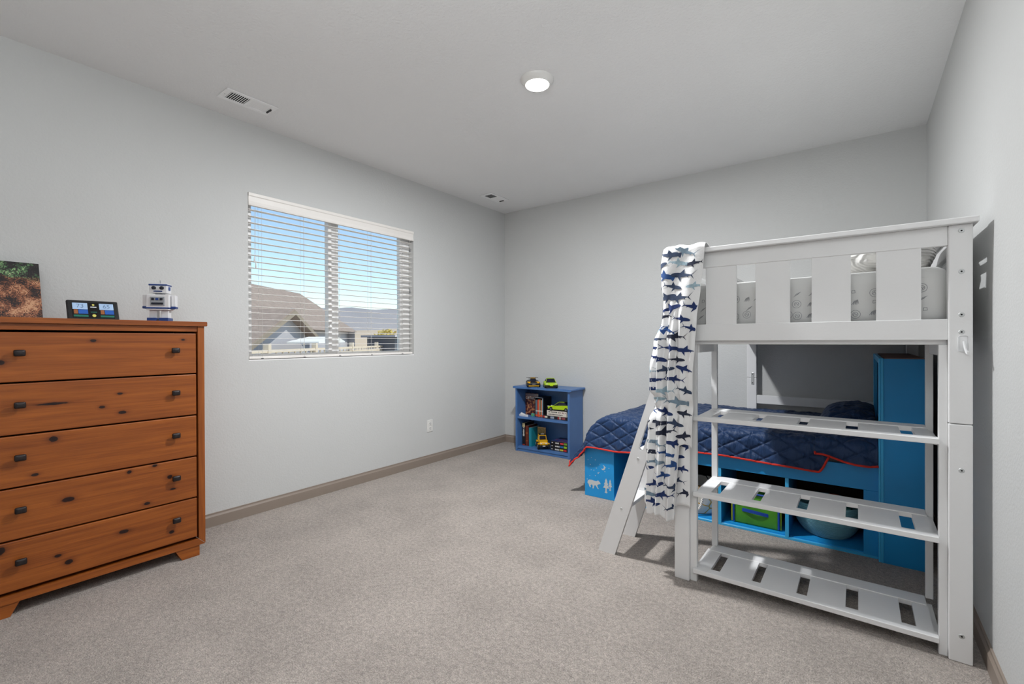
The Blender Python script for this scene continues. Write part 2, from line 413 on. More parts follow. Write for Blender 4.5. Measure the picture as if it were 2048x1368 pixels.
# ------------------------------------------------------------------ ceiling lamp and vents
LX, LY = -1.50, 2.255
lp = thing('ceiling_light', 'round white disk ceiling light, switched on', 'ceiling light', (LX, LY, H))
B().lathe([(.096, 0), (.096, -.006), (.088, -.014), (.074, -.030), (.070, -.033), (.068, -.030), (.0, -.030)], (LX, LY, H), 48).build('trim_ring', 'white_plastic', lp, smooth=True, angle=60)
mat('lamp_diffuser', (255, 252, 244), .5, emit=6)
B().lathe([(.0675, -.0305), (.066, -.036), (.0, -.037)], (LX, LY, H), 48).build('diffuser', 'lamp_diffuser', lp, smooth=True)
ld = bpy.data.lights.new('ceiling_bulb', 'AREA'); ld.shape = 'DISK'; ld.size = .132; ld.energy = LAMP_W; ld.color = (.97, .985, 1)
lo = bpy.data.objects.new('ceiling_bulb', ld); COL.objects.link(lo); lo.location = (LX, LY, H - .039)

def vent(y0, y1, x0, x1, label, dark):
    t = thing('ceiling_vent', label, 'vent', ((x0 + x1) / 2, (y0 + y1) / 2, H), 'ceiling vents')
    z1 = H - .001; z0 = H - .007
    f = .028
    b = B().box(x0, x0 + f, y0, y1, z0, z1, .002).box(x1 - f, x1, y0, y1, z0, z1, .002)
    b.box(x0 + f, x1 - f, y0, y0 + .034, z0, z1, .002).box(x0 + f, x1 - f, y1 - .034, y1, z0, z1, .002)
    ym = (y0 + y1) / 2
    b.box(x0 + f, x1 - f, ym - .008, ym + .008, z0, z1, .001); b.build('frame', 'vent_white', t)
    B().box(x0 + f, x1 - f, y0 + .034, y1 - .034, z1 - .001, z1 + .0005).build('duct', 'dark_hole', t)
    for s, ya, yb in ((0, y0 + .034, ym - .008), (1, ym + .008, y1 - .034)):
        n = 9; st = (yb - ya) / n
        for k in range(n):
            yc = ya + (k + .5) * st; w = st * (.20 if s == 1 else .12)
            dz = .0018
            sh = .003 if s == 0 else -.003
            B().prism([(yc - w + sh, z1 - .001), (yc + w * .2 + sh, z1 - .001), (yc + w - sh, z1 - .001 - dz), (yc - w * .2 - sh, z1 - .001 - dz)], 'x', x0 + f, x1 - f).build('louver', 'vent_white', t)
    B().cyl(((x0 + x1) / 2, y0 + .016, z0 - .001), ((x0 + x1) / 2, y0 + .016, z0 + .001), .004, seg=10).build('screw', 'steel', t)
    B().cyl(((x0 + x1) / 2, y1 - .012, z0 - .001), ((x0 + x1) / 2, y1 - .012, z0 + .001), .004, seg=10).build('screw', 'steel', t)
    B().box(x0 + .05, x1 - .05, y1 - .030, y1 - .022, z0 - .008, z0 + .001).build('damper_lever', 'black_plastic', t)
vent(1.196, 1.502, -3.180, -3.022, 'long white ceiling vent above and left of the window', True)
vent(3.680, 3.975, -3.175, -3.020, 'white ceiling vent near the far corner', True)

# ------------------------------------------------------------------ added uplight, unseen behind the viewer, for soft fill
TPX, TPY = -.32, -.27
tl = thing('fill_uplight', 'added fill uplight on a slim black stand, unseen behind the viewer', 'added fill light', (TPX, TPY, 0))
tx, ty = TPX, TPY
B().lathe([(.14, 0), (.14, .012), (.03, .03), (.012, .05)], (tx, ty, 0), 32).build('base', 'black_plastic', tl, smooth=True)
B().cyl((tx, ty, .04), (tx, ty, 1.72), .012, seg=14).build('pole', 'black_plastic', tl, smooth=True)
B().lathe([(.02, 0), (.10, .035), (.18, .10), (.175, .10), (.095, .04), (.02, .008)], (tx, ty, 1.72), 32).build('bowl_shade', 'white_plastic', tl, smooth=True)
ud = bpy.data.lights.new('fill_light', 'AREA'); ud.shape = 'DISK'; ud.size = .26; ud.energy = FILL_W; ud.color = (.96, .985, 1)  # invented source, bounced off the ceiling to lift the room's fill
uo = bpy.data.objects.new('fill_light', ud); COL.objects.link(uo); uo.location = (tx, ty, 1.815); uo.rotation_euler = (PI, 0, 0)

# ------------------------------------------------------------------ dresser
dr = thing('dresser', 'honey pine chest of five wide drawers with dark square knobs', 'dresser', DRESSER_LOC)
DX0, DX1, DY0, DY1 = -3.395, -3.0, .181, 1.057
for a, c in ((DY0, DY0 + .032), (DY1 - .032, DY1)):
    zb = .062
    s = 1 if a == DY0 else -1
    o = a if s == 1 else c
    # side with a mitred foot end
    b = B(); b.box(DX0, DX1, a, c, .096, 1.303); b.prism([(o, .062), (o, .096), (o + s * .032, .096)], 'x', DX0, DX1 - .0004)
    b.build('side_panel', 'pine_upright', dr)
B().box(DX0, DX0 + .01, DY0 + .032, DY1 - .032, .1, 1.3).build('back_panel', 'dark_brown', dr)
B().prism([(DY0 - .012, 1.306), (DY0 - .012, 1.325), (DY0 - .009, 1.328), (DY1 + .009, 1.328), (DY1 + .012, 1.325), (DY1 + .012, 1.306), (DY1 + .009, 1.303), (DY0 - .009, 1.303)], 'x', DX0, DX1 + .012).build('top', 'pine', dr)
B().box(DX1 - .03, DX1 - .004, DY0 + .033, DY1 - .033, 1.272, 1.3025, .001).build('top_rail', 'pine', dr)
B().prism([(DY0 + .001, .060), (DY1 - .001, .060), (DY1 - .033, .095), (DY0 + .033, .095)], 'x', DX0, DX1).build('base_rail', 'pine', dr)
zz = [1.265, 1.035, .801, .567, .334, .107]
kb = None
for i in range(5):
    z1, z0 = zz[i] - .0035, zz[i + 1] + .0035
    d = B().box(DX1 - .024, DX1 - .002, DY0 + .040, DY1 - .040, z0, z1, .004, 2).build('drawer', 'pine', dr)
    B().box(DX0 + .03, DX1 - .024, DY0 + .05, DY1 - .05, z0 + .01, z1 - .03).build('drawer_box', 'pine', d)
    for y in (.326, .913):
        zc = (z0 + z1) / 2 + .018
        if kb is None:
            x = B().cyl((DX1 - .004, y, zc), (DX1 + .018, y, zc), .007, .009, seg=12)
            hw, hh = .019, .0145
            secs = []
            for xx, k in ((.014, .70), (.018, 1), (.024, 1), (.028, .82), (.030, .3)):
                sec = []
                for q in range(20):
                    a = 2 * PI * q / 20; ca, sa = math.cos(a), math.sin(a)
                    p = .35
                    sec.append((DX1 + xx, y + hw * k * math.copysign(abs(ca) ** p, ca), zc + hh * k * math.copysign(abs(sa) ** p, sa)))
                secs.append(sec)
            x.loft(secs); kb = x.build('knob', 'bronze', d, smooth=True, angle=50); ky, kz = y, zc
        else:
            inst(kb, d, (0, y - ky, zc - kz))
for y0, s in ((DY0 + .028, 1), (DY1 - .028, -1)):
    for x0 in (DX0 + .01, DX1 - .075):
        B().prism([(y0, 0), (y0 + s * .085, 0), (y0 + s * .116, .0605), (y0, .0605)], 'x', x0, x0 + .07).build('foot', 'pine', dr)

# ------------------------------------------------------------------ mosaic panel, display and toy on the dresser
def mosaic_mat():
    m = mat('mosaic', (100, 70, 50), .4); n, l, b = nodes_of(m)
    tc = n.new('ShaderNodeTexCoord')
    sn = n.new('ShaderNodeVectorMath'); sn.operation = 'SNAP'; sn.inputs[1].default_value = (.0038, .0038, .0038); l.new(tc.outputs['Object'], sn.inputs[0])
    a = n.new('ShaderNodeTexNoise'); a.inputs['Scale'].default_value = 14; a.inputs['Detail'].default_value = 3; l.new(sn.outputs[0], a.inputs['Vector'])
    wn_ = n.new('ShaderNodeTexWhiteNoise'); l.new(sn.outputs[0], wn_.inputs[0])
    mixv = n.new('ShaderNodeMath'); mixv.operation = 'MULTIPLY_ADD'; mixv.inputs[1].default_value = .22; l.new(wn_.outputs[0], mixv.inputs[0]); l.new(a.outputs[0], mixv.inputs[2])
    def ramp(els):
        r = n.new('ShaderNodeValToRGB'); r.color_ramp.interpolation = 'CONSTANT'
        while len(r.color_ramp.elements) < len(els): r.color_ramp.elements.new(.5)
        for e, (p, c) in zip(r.color_ramp.elements, els): e.position = p; e.color = lin(c) + (1,)
        l.new(mixv.outputs[0], r.inputs[0]); return r
    lo_ = ramp([(0, (34, 28, 30)), (.52, (72, 44, 34)), (.58, (116, 72, 52)), (.66, (164, 108, 78)), (.75, (204, 156, 120))])
    hi_ = ramp([(0, (34, 32, 34)), (.56, (54, 46, 46)), (.63, (70, 104, 70)), (.69, (120, 160, 108)), (.76, (170, 190, 140))])
    sep = n.new('ShaderNodeSeparateXYZ'); l.new(sn.outputs[0], sep.inputs[0])
    w = n.new('ShaderNodeMath'); w.operation = 'MULTIPLY_ADD'; w.inputs[1].default_value = .10; l.new(a.outputs[0], w.inputs[0]); l.new(sep.outputs[2], w.inputs[2])
    mr = n.new('ShaderNodeMapRange'); mr.inputs['From Min'].default_value = .245; mr.inputs['From Max'].default_value = .262; l.new(w.outputs[0], mr.inputs[0])
    mx = n.new('ShaderNodeMix'); mx.data_type = 'RGBA'; l.new(mr.outputs[0], mx.inputs[0]); l.new(lo_.outputs[0], mx.inputs[6]); l.new(hi_.outputs[0], mx.inputs[7])
    l.new(mx.outputs[2], b.inputs['Base Color'])
    dt = n.new('ShaderNodeVectorMath'); dt.operation = 'SUBTRACT'; l.new(tc.outputs['Object'], dt.inputs[0]); l.new(sn.outputs[0], dt.inputs[1])
    d2 = n.new('ShaderNodeVectorMath'); d2.operation = 'DISTANCE'; l.new(dt.outputs[0], d2.inputs[0]); d2.inputs[1].default_value = (.0019, .0019, .0019)
    bp = n.new('ShaderNodeBump'); bp.invert = True; bp.inputs['Strength'].default_value = .6; bp.inputs['Distance'].default_value = .002
    l.new(d2.outputs['Value'], bp.inputs['Height']); l.new(bp.outputs[0], b.inputs['Normal'])
mosaic_mat()
ZT = 1.328
ap = thing('mosaic_panel', 'brown and green studded brick mosaic panel leaning on the wall', 'wall art', (-3.24, .28, ZT))
lean = math.atan2(.12, .30)
def leanbox(x0, x1, y0, y1, z0, z1, root, name, m, ang, bev=0.):
    b = B().box(x0, x1, y0, y1, z0, z1, bev, 2)
    bmesh.ops.transform(b.bm, matrix=Matrix.Rotation(-ang, 4, 'Y'), verts=b.bm.verts[:])
    return b.build(name, m, root, local=True)
leanbox(0, .006, -.18, .155, .003, .305, ap, 'face', 'mosaic', math.radians(21))
leanbox(-.008, 0, -.18, .155, .003, .305, ap, 'backing', 'black_plastic', math.radians(21))

ds = thing('weather_display', 'small dark tabletop display with a colour screen on the dresser', 'display', (-3.17, .617, ZT))
A = math.radians(24)
leanbox(-.018, 0, -.102, .102, .002, .116, ds, 'housing', 'black_plastic', A, .006)
mat('screen_glass', (10, 10, 14), .12)
scr = leanbox(0, .0008, -.083, .083, .014, .102, ds, 'screen', 'screen_glass', A)
def cell(y0, y1, z0, z1, nm, rgb, e=.55):
    mat(nm, rgb, .4, emit=e); return leanbox(.0008, .0013, y0, y1, z0, z1, scr, 'screen_tile', nm, A)
for yo in (-.081, .023):
    cell(yo, yo + .058, .062, .098, 'scr_pale', (150, 176, 206), .35)
    cell(yo + .004, yo + .019, .036, .060, 'scr_orange', (142, 84, 40), .25)
    cell(yo + .021, yo + .058, .036, .060, 'scr_blue', (18, 78, 160), .3)
    cell(yo + .002, yo + .058, .019, .030, 'scr_green', (14, 96, 80), .25)
mat('scr_dim', (96, 120, 156), .4, emit=.2); mat('scr_lime', (196, 190, 96), .4, emit=.3); mat('scr_white', (205, 210, 215), .4, emit=.3)
Mx = Matrix.Rotation(-A, 4, 'Y')
def on_screen(y0, z0): return lambda u, v, w: Mx @ Vector((.0015 + w, u + y0, v + z0)) + Vector(ds.location)
text_mesh('73', .030, on_screen(-.052, .080), 'scr_dim', scr, 'digits'); text_mesh('65', .030, on_screen(.052, .080), 'scr_dim', scr, 'digits')
leanbox(.0008, .0013, -.012, .012, .074, .078, scr, 'screen_mark', 'scr_white', A); leanbox(.0008, .0013, -.012, .012, .045, .049, scr, 'screen_mark', 'scr_green', A)
for z, r in ((.089, .005), (.027, .008)):
    b = B(); b.bm.from_mesh(bpy.data.meshes.new('e')); b.lathe([(r, 0), (r * .8, 0), (r * .8, .0006), (r, .0006)], (.0008, 0, z), 24, 'x')
    bmesh.ops.transform(b.bm, matrix=Mx, verts=b.bm.verts[:]); b.build('gauge_ring', 'scr_lime', scr, local=True)

# generic brick-built toy, white and blue
rb = thing('toy_robot', 'small boxy white and blue toy robot standing on the dresser', 'toy', (-3.15, .893, ZT))
rb.rotation_euler = (0, 0, math.radians(-35)); rb.scale = (1.16, 1.16, 1.08)
def rbx(x0, x1, y0, y1, z0, z1, nm, m, par=rb, bev=.0015): return B().box(x0, x1, y0, y1, z0, z1, bev).build(nm, m, par, local=True)
bd = rbx(-.034, .034, -.046, .046, .060, .140, 'body', 'white_toy')
rbx(.034, .037, -.030, .030, .082, .128, 'chest_panel', 'lightgrey_toy', bd)
for k, c in enumerate(('glass_dark', 'blue_toy', 'glass_dark')): rbx(.037, .040, -.024 + k * .017, -.012 + k * .017, .110, .122, 'button', c, bd)
rbx(.037, .039, -.024, .024, .088, .098, 'grille', 'glass_dark', bd); rbx(-.036, .036, -.048, .048, .066, .074, 'belt', 'blue_toy', bd)
rbx(-.016, .016, -.016, .016, .140, .148, 'neck', 'lightgrey_toy')
hd = rbx(-.028, .028, -.036, .036, .148, .198, 'head', 'white_toy')
rbx(-.030, .030, -.038, .038, .186, .194, 'head_band', 'blue_toy', hd)
for s in (-1, 1):
    B().lathe([(0, .0), (.009, .0), (.009, .005), (0, .006)], (.028, s * .016, .174), 16, 'x').build('eye', 'glass_dark', hd, local=True)
    rbx(-.008, .008, s * .036 - .004, s * .036 + .004, .164, .182, 'ear', 'blue_toy', hd)
rbx(.028, .030, -.018, .018, .154, .160, 'mouth', 'blue_toy', hd)
B().cyl((0, 0, .198), (0, 0, .216), .002, seg=8).build('antenna', 'lightgrey_toy', hd, local=True)
for s in (-1, 1):
    ar = rbx(-.014, .014, s * .058 - .009, s * .058 + .009, .078, .138, 'arm', 'white_toy'); rbx(-.016, .016, s * .058 - .010, s * .058 + .010, .068, .080, 'hand', 'blue_toy', ar)
    lg = rbx(-.018, .018, s * .024 - .015, s * .024 + .015, .018, .060, 'leg', 'white_toy'); rbx(-.026, .036, s * .024 - .019, s * .024 + .019, 0, .020, 'foot', 'blue_toy', lg)

# ------------------------------------------------------------------ blue bookcase in the far corner
bk = thing('bookcase', 'small blue painted two shelf bookcase in the far corner', 'bookcase', (-2.69, 4.23, 0))
BX0, BX1, BY0, BY1, BZ = -3.030, -2.346, 4.095, 4.375, .690
B().box(BX0, BX0 + .024, BY0, BY1, 0, BZ, .001).build('side_panel', 'blue_case', bk)
B().box(BX1 - .024, BX1, BY0, BY1, 0, BZ, .001).build('side_panel', 'blue_case', bk)
B().box(BX0 + .024, BX1 - .024, BY1 - .012, BY1, .03, BZ).build('back_panel', 'blue_case', bk)
B().prism([(BX0 - .018, BZ + .006), (BX0 - .014, BZ), (BX1 + .014, BZ), (BX1 + .030, BZ + .006), (BX1 + .030, BZ + .018), (BX1 + .024, BZ + .024), (BX0 - .012, BZ + .024), (BX0 - .018, BZ + .018)], 'y', BY0 - .022, BY1).build('top', 'blue_case', bk)
B().box(BX0 + .024, BX1 - .024, BY0 + .004, BY1 - .012, .358, .382, .001).build('shelf', 'blue_case', bk)
B().box(BX0 + .024, BX1 - .024, BY0 + .004, BY1 - .012, .030, .052, .001).build('shelf', 'blue_case', bk)
B().box(BX0 + .024, BX1 - .024, BY0 + .010, BY0 + .026, 0, .026, .001).build('plinth', 'blue_case', bk)
S1, S0, ST = .382, .052, BZ + .024

def book(name, label, x0, x1, y0, y1, z0, z1, rgb, spine='y', group=None, marks=(), cat='book'):
    """a closed book; spine: which face is the spine ('y' = towards -y)"""
    t = thing(name, label, cat, ((x0 + x1) / 2, (y0 + y1) / 2, z0), group)
    nm = 'cover_%d_%d_%d' % rgb; mat(nm, rgb, .45, var=.05)
    flat = (z1 - z0) < (x1 - x0)
    b = B()
    if flat:
        b.box(x0, x1, y0, y1, z0, z0 + .003).box(x0, x1, y0, y1, z1 - .003, z1).box(x0, x1, y0, y0 + .004, z0 + .003, z1 - .003)
        b.build('cover', nm, t); B().box(x0 + .004, x1 - .004, y0 + .004, y1 - .003, z0 + .003, z1 - .003).build('pages', 'paper', t)
    else:
        b.box(x0, x0 + .003, y0, y1, z0, z1).box(x1 - .003, x1, y0, y1, z0, z1).box(x0 + .003, x1 - .003, y0, y0 + .004, z0, z1)
        b.build('cover', nm, t); B().box(x0 + .003, x1 - .003, y0 + .004, y1 - .003, z0 + .003, z1 - .003).build('pages', 'paper', t)
    for (mx0, mx1, mz0, mz1, c) in marks:
        mn = 'mark_%d_%d_%d' % c; mat(mn, c, .6)
        B().box(mx0, mx1, y0 - .0006, y0 + .0002, mz0, mz1).build('spine_mark', mn, t)
    return t
def glyphs(x0, x1, z0, z1, n, c, vert=False, seed=1):
    """unreadable rows of print as small bars"""
    r = random.Random(seed); out = []
    for i in range(n):
        if r.random() < .12: continue
        if vert:
            a = z1 - (z1 - z0) * i / n; h = (z1 - z0) / n * .72
            out.append((x0 + (x1 - x0) * r.uniform(0, .2), x1 - (x1 - x0) * r.uniform(0, .2), a - h, a, c))
        else:
            a = x0 + (x1 - x0) * i / n; h = (x1 - x0) / n * .72
            out.append((a, a + h, z0 + (z1 - z0) * r.uniform(0, .15), z1 - (z1 - z0) * r.uniform(0, .25), c))
    return out

# upper shelf -------------------------------------------------------
def cover_art(name, base, spots, sc):
    m = mat(name, base, .4); n, l, b = nodes_of(m)
    tc = n.new('ShaderNodeTexCoord'); a = n.new('ShaderNodeTexNoise'); a.inputs['Scale'].default_value = sc; a.inputs['Detail'].default_value = 3; l.new(tc.outputs['Object'], a.inputs['Vector'])
    r = n.new('ShaderNodeValToRGB')
    while len(r.color_ramp.elements) < len(spots): r.color_ramp.elements.new(.5)
    for e, (p, c) in zip(r.color_ramp.elements, spots): e.position = p; e.color = lin(c) + (1,)
    l.new(a.outputs[0], r.inputs[0]); l.new(r.outputs[0], b.inputs['Base Color'])
cover_art('cover_art', (60, 40, 45), [(0, (22, 18, 30)), (.45, (60, 30, 36)), (.54, (128, 60, 44)), (.62, (196, 142, 84)), (.7, (90, 80, 110))], 38)
cb = thing('picture_book', 'large illustrated hardback with a white title, facing out on the upper shelf', 'book', (-2.92, 4.25, S1))
cy0 = 4.245
B().box(-3.000, -2.842, cy0, cy0 + .022, S1, S1 + .242, .001).build('cover', 'cover_art', cb)
mat('cover_grey', (120, 108, 112), .4)
B().box(-2.998, -2.844, cy0 - .0008, cy0 + .001, S1 + .212, S1 + .240).build('cover_band', 'cover_grey', cb)
text_mesh('DETECT', .040, lambda u, v, w: Vector((-2.921 + u, cy0 - .0012 - w, S1 + .190 + v)), 'ink_white', cb)
B().box(-2.842, -2.838, cy0 + .001, cy0 + .021, S1 + .003, S1 + .239).build('pages', 'paper', cb)

sc_ = thing('slipcase', 'black boxed-set slipcase on the upper shelf', 'box', (-2.76, 4.22, S1))
sx0, sx1, sy0, sy1, sh = -2.815, -2.715, 4.165, 4.335, .215
mat('slip_black', (26, 26, 30), .35); mat('slip_edge', (150, 160, 170), .4)
b = B().box(sx0, sx0 + .004, sy0, sy1, S1, S1 + sh).box(sx1 - .004, sx1, sy0, sy1, S1, S1 + sh).box(sx0 + .004, sx1 - .004, sy0, sy1, S1, S1 + .004).box(sx0 + .004, sx1 - .004, sy0, sy1, S1 + sh - .004, S1 + sh).box(sx0 + .004, sx1 - .004, sy1 - .004, sy1, S1 + .004, S1 + sh - .004)
b.build('case', 'slip_black', sc_)
B().box(sx1 - .006, sx1 + .001, sy0 - .001, sy0 + .003, S1, S1 + sh + .001).box(sx0, sx1, sy0 - .001, sy0 + .003, S1 + sh - .006, S1 + sh + .001).build('edge_trim', 'slip_edge', sc_)
spines = [(112, 138, 150), (60, 70, 84), (206, 74, 44), (222, 88, 50), (150, 148, 130), (84, 96, 72), (226, 120, 60), (120, 150, 160)]
w = (sx1 - sx0 - .010) / len(spines)
for i, c in enumerate(spines):
    x0 = sx0 + .005 + i * w
    book('slim_volume', ('pale blue-grey spined slim volume, leftmost in the slipcase', 'dark slate spined slim volume, second from the left in the slipcase', 'brick red spined slim volume, third from the left in the slipcase', 'bright red-orange spined slim volume, fourth from the left in the slipcase', 'beige-grey spined slim volume, fifth from the left in the slipcase', 'olive green spined slim volume, third from the right in the slipcase', 'orange spined slim volume, second from the right in the slipcase', 'light blue spined slim volume, rightmost in the slipcase')[i], x0, x0 + w * .92, sy0 + .004, sy1 - .008, S1 + .004, S1 + .185 + .006 * (i % 2), c, group='slim volumes in the slipcase',
         marks=[(x0, x0 + w * .9, S1 + .010, S1 + .028, (222, 84, 44)), (x0 + w * .2, x0 + w * .7, S1 + .06, S1 + .075, (230, 225, 215))])

book('thick_book', 'thick black book with red and white spine lettering, lying flat on the upper shelf', -2.710, -2.385, 4.150, 4.340, S1, S1 + .034, (24, 22, 24),
     marks=[(-2.700, -2.684, S1 + .006, S1 + .028, (190, 40, 40)), (-2.682, -2.648, S1 + .008, S1 + .026, (226, 218, 196)), (-2.61, -2.565, S1 + .006, S1 + .028, (150, 160, 175)),
            (-2.52, -2.505, S1 + .005, S1 + .029, (170, 50, 50)), (-2.50, -2.485, S1 + .005, S1 + .029, (224, 196, 180)), (-2.475, -2.43, S1 + .006, S1 + .028, (140, 70, 70))])
Z2 = S1 + .034
mk = glyphs(-2.635, -2.50, Z2 + .034, Z2 + .048, 11, (40, 44, 48), seed=3) + glyphs(-2.50, -2.425, Z2 + .034, Z2 + .048, 8, (120, 40, 50), seed=5) + glyphs(-2.635, -2.46, Z2 + .010, Z2 + .022, 12, (60, 52, 48), seed=4)
book('white_book', 'white book with rows of dark print, lying on the thick black book', -2.655, -2.415, 4.152, 4.325, Z2, Z2 + .056, (222, 214, 202), marks=mk)
Z3 = Z2 + .056
mat('mint', (96, 178, 160), .5)
cube_ = thing('small_cube', 'tiny mint green cube on the upper shelf', 'toy', (-2.862, 4.19, S1))
B().box(-2.876, -2.846, 4.175, 4.205, S1, S1 + .030, .003, 2).build('body', 'mint', cube_); B().box(-2.870, -2.852, 4.1744, 4.176, S1 + .008, S1 + .022).build('face_mark', 'green_toy', cube_)
ws = thing('toy_boat', 'small white model boat at the front of the upper shelf', 'toy', (-2.945, 4.13, S1))
b = B()
secs = []
for x, hw, zt in ((-3.003, .004, .020), (-2.985, .014, .024), (-2.95, .018, .022), (-2.91, .014, .020), (-2.885, .003, .022)):
    secs.append([(x, 4.13 - hw, S1 + zt), (x, 4.13 + hw, S1 + zt), (x, 4.13 + hw * .6, S1), (x, 4.13 - hw * .6, S1)])
b.loft(secs).build('hull', 'white_toy', ws)
B().prism([(-2.985, S1 + .022), (-2.92, S1 + .021), (-2.955, S1 + .034), (-2.975, S1 + .040)], 'y', 4.122, 4.138).build('cabin', 'white_toy', ws)

# toy cars --------------------------------------------------------------
def car(name, label, loc, rotz, body, accent, L=.22, Wd=.105, h=.078, wing=False, race=False):
    t = thing(name, label, 'toy car', loc, None, rotz); hw = Wd / 2
    st = [(-.50, .80, .36, .62), (-.46, .95, .22, .66), (-.30, 1.0, .20, .68), (-.05, .96, .18, .62), (.20, .98, .18, .58), (.38, .96, .20, .50), (.47, .86, .22, .42), (.50, .70, .26, .36)]
    if race: st = [(-.50, .9, .3, .62), (-.42, 1, .2, .60), (-.2, .98, .18, .5), (0, .9, .18, .44), (.2, .96, .18, .5), (.36, 1, .18, .52), (.47, .95, .16, .40), (.50, .85, .18, .28)]
    secs = []
    for x, k, z0, z1 in st:
        y = hw * k; a, c = z0 * h, z1 * h
        secs.append([(x * L, -y, a), (x * L, -y, c - .008), (x * L, -y * .82, c), (x * L, y * .82, c), (x * L, y, c - .008), (x * L, y, a)])
    bo = B().loft(secs).build('body', body, t, local=True)
    cab = []
    for x, k, z in ((-.36, .70, .66), (-.20, .62, .97), (.02, .60, 1.0), (.20, .72, .60)):
        if race: x *= .6; k *= .6; z = min(z, .9)
        y = hw * k * (1 if z > .9 else 1.1)
        cab.append([(x * L, -y * 1.15, .5 * h), (x * L, -y, z * h), (x * L, y, z * h), (x * L, y * 1.15, .5 * h)])
    B().loft(cab).build('cabin_glass', 'glass_dark', t, local=True)
    B().box(-.20 * L, .03 * L, -hw * (.36 if race else .58), hw * (.36 if race else .58), (.90 if race else .985) * h, (.94 if race else 1.03) * h, .001).build('roof', body if not race else accent, t, local=True)
    for s in (-1, 1):
        if not race: B().cyl((.20 * L, s * hw * .78, .60 * h), (.02 * L, s * hw * .60, 1.0 * h), .0022, seg=6).build('pillar', body, t, local=True)
        B().box(.40 * L, .485 * L, s * hw * .66 - .010, s * hw * .66 + .010, .44 * h, .50 * h, .001).build('headlight', accent if race else 'white_toy', t, local=True)
        B().prism([(.47 * L, s * hw * .25), (.512 * L, s * hw * .25), (.50 * L, s * hw * .85), (.44 * L, s * hw * .98)], 'z', .24 * h, .36 * h).build('air_intake', 'black_plastic', t, local=True)
        if race: B().prism([(.05 * L, s * hw * .30), (.42 * L, s * hw * .55), (.40 * L, s * hw * .95), (.10 * L, s * hw * .9)], 'z', .50 * h, .56 * h).build('hood_panel', accent, t, local=True)
        for x in (-.31, .31):
            wv = B().lathe([(.0, 0), (.010, 0), (.0185, .001), (.020, .004), (.020, .016), (.0185, .019), (.010, .019)], (x * L, s * hw - (.018 if s > 0 else .001), .020), 20, 'y').build('tyre', 'rubber', t, local=True, smooth=True)
            B().lathe([(.0, -.001), (.011, -.001), (.011, .003), (.0, .003)], (x * L, s * (hw + .0005) - .001, .020), 12, 'y').build('rim', 'grey_metalish', wv, local=True)
    B().box(.44 * L, .505 * L, -hw * .8, hw * .8, .10 * h, .20 * h, .002).build('splitter', 'black_plastic' if not race else accent, t, local=True)
    B().box(-.2 * L, .2 * L, -hw * .96, hw * .96, .10 * h, .22 * h).build('underside', 'black_plastic', t, local=True)
    if wing: 
        B().box(-.50 * L, -.41 * L, -hw * .92, hw * .92, .90 * h, .94 * h, .001).build('rear_wing', body, t, local=True)
        for s in (-1, 1): B().box(-.47 * L, -.44 * L, s * hw * .5 - .002, s * hw * .5 + .002, .6 * h, .9 * h).build('wing_strut', 'black_plastic', t, local=True)
    return t
HD = math.atan2(-4.1, 2.75)
car('toy_race_car', 'black and yellow toy race car on top of the blue bookcase', (-2.838, 4.160, ST), HD + .10, 'black_plastic', 'yellow_toy', L=.21, Wd=.142, h=.098, wing=True, race=True)
car('toy_sports_car', 'lime green toy sports car facing forward on top of the blue bookcase', (-2.618, 4.165, ST), HD + .08, 'lime_toy', 'yellow_toy', L=.21, Wd=.136, h=.096)
car('toy_coupe', 'lime green toy coupe seen side-on, parked on the stacked books', (-2.515, 4.205, Z3), PI + .05, 'lime_toy', 'yellow_toy', L=.285, Wd=.115, h=.092)

# lower shelf -----------------------------------------------------------
book('tall_book', 'tall black book with white vertical lettering and a cream label, lower shelf', -2.988, -2.950, 4.165, 4.340, S0, S0 + .250, (26, 24, 24),
     marks=[(-2.986, -2.952, S0 + .205, S0 + .246, (214, 200, 150))] + glyphs(-2.980, -2.958, S0 + .10, S0 + .198, 9, (226, 222, 212), True, 2) + [(-2.984, -2.954, S0 + .004, S0 + .014, (170, 50, 30))])
book('red_brown_book', 'dark red-brown hardback standing beside the tall black book', -2.947, -2.908, 4.168, 4.340, S0, S0 + .222, (104, 42, 24), marks=[(-2.940, -2.915, S0 + .13, S0 + .15, (150, 80, 40)), (-2.940, -2.915, S0 + .05, S0 + .06, (150, 80, 40))])
book('teal_book', 'teal blue hardback standing on the lower shelf', -2.895, -2.862, 4.160, 4.335, S0, S0 + .205, (20, 130, 150))
pc = thing('small_picture', 'small tan printed card leaning beside the teal book', 'picture', (-2.79, 4.26, S0))
cover_art('card_art', (150, 130, 90), [(0, (90, 74, 40)), (.5, (150, 126, 74)), (.7, (190, 160, 110))], 60)
mat('card_tan', (186, 152, 106), .6)
B().box(-2.850, -2.745, 4.262, 4.272, S0, S0 + .205, .001).build('board', 'card_tan', pc); B().box(-2.842, -2.753, 4.2614, 4.263, S0 + .012, S0 + .195).build('print', 'card_art', pc)

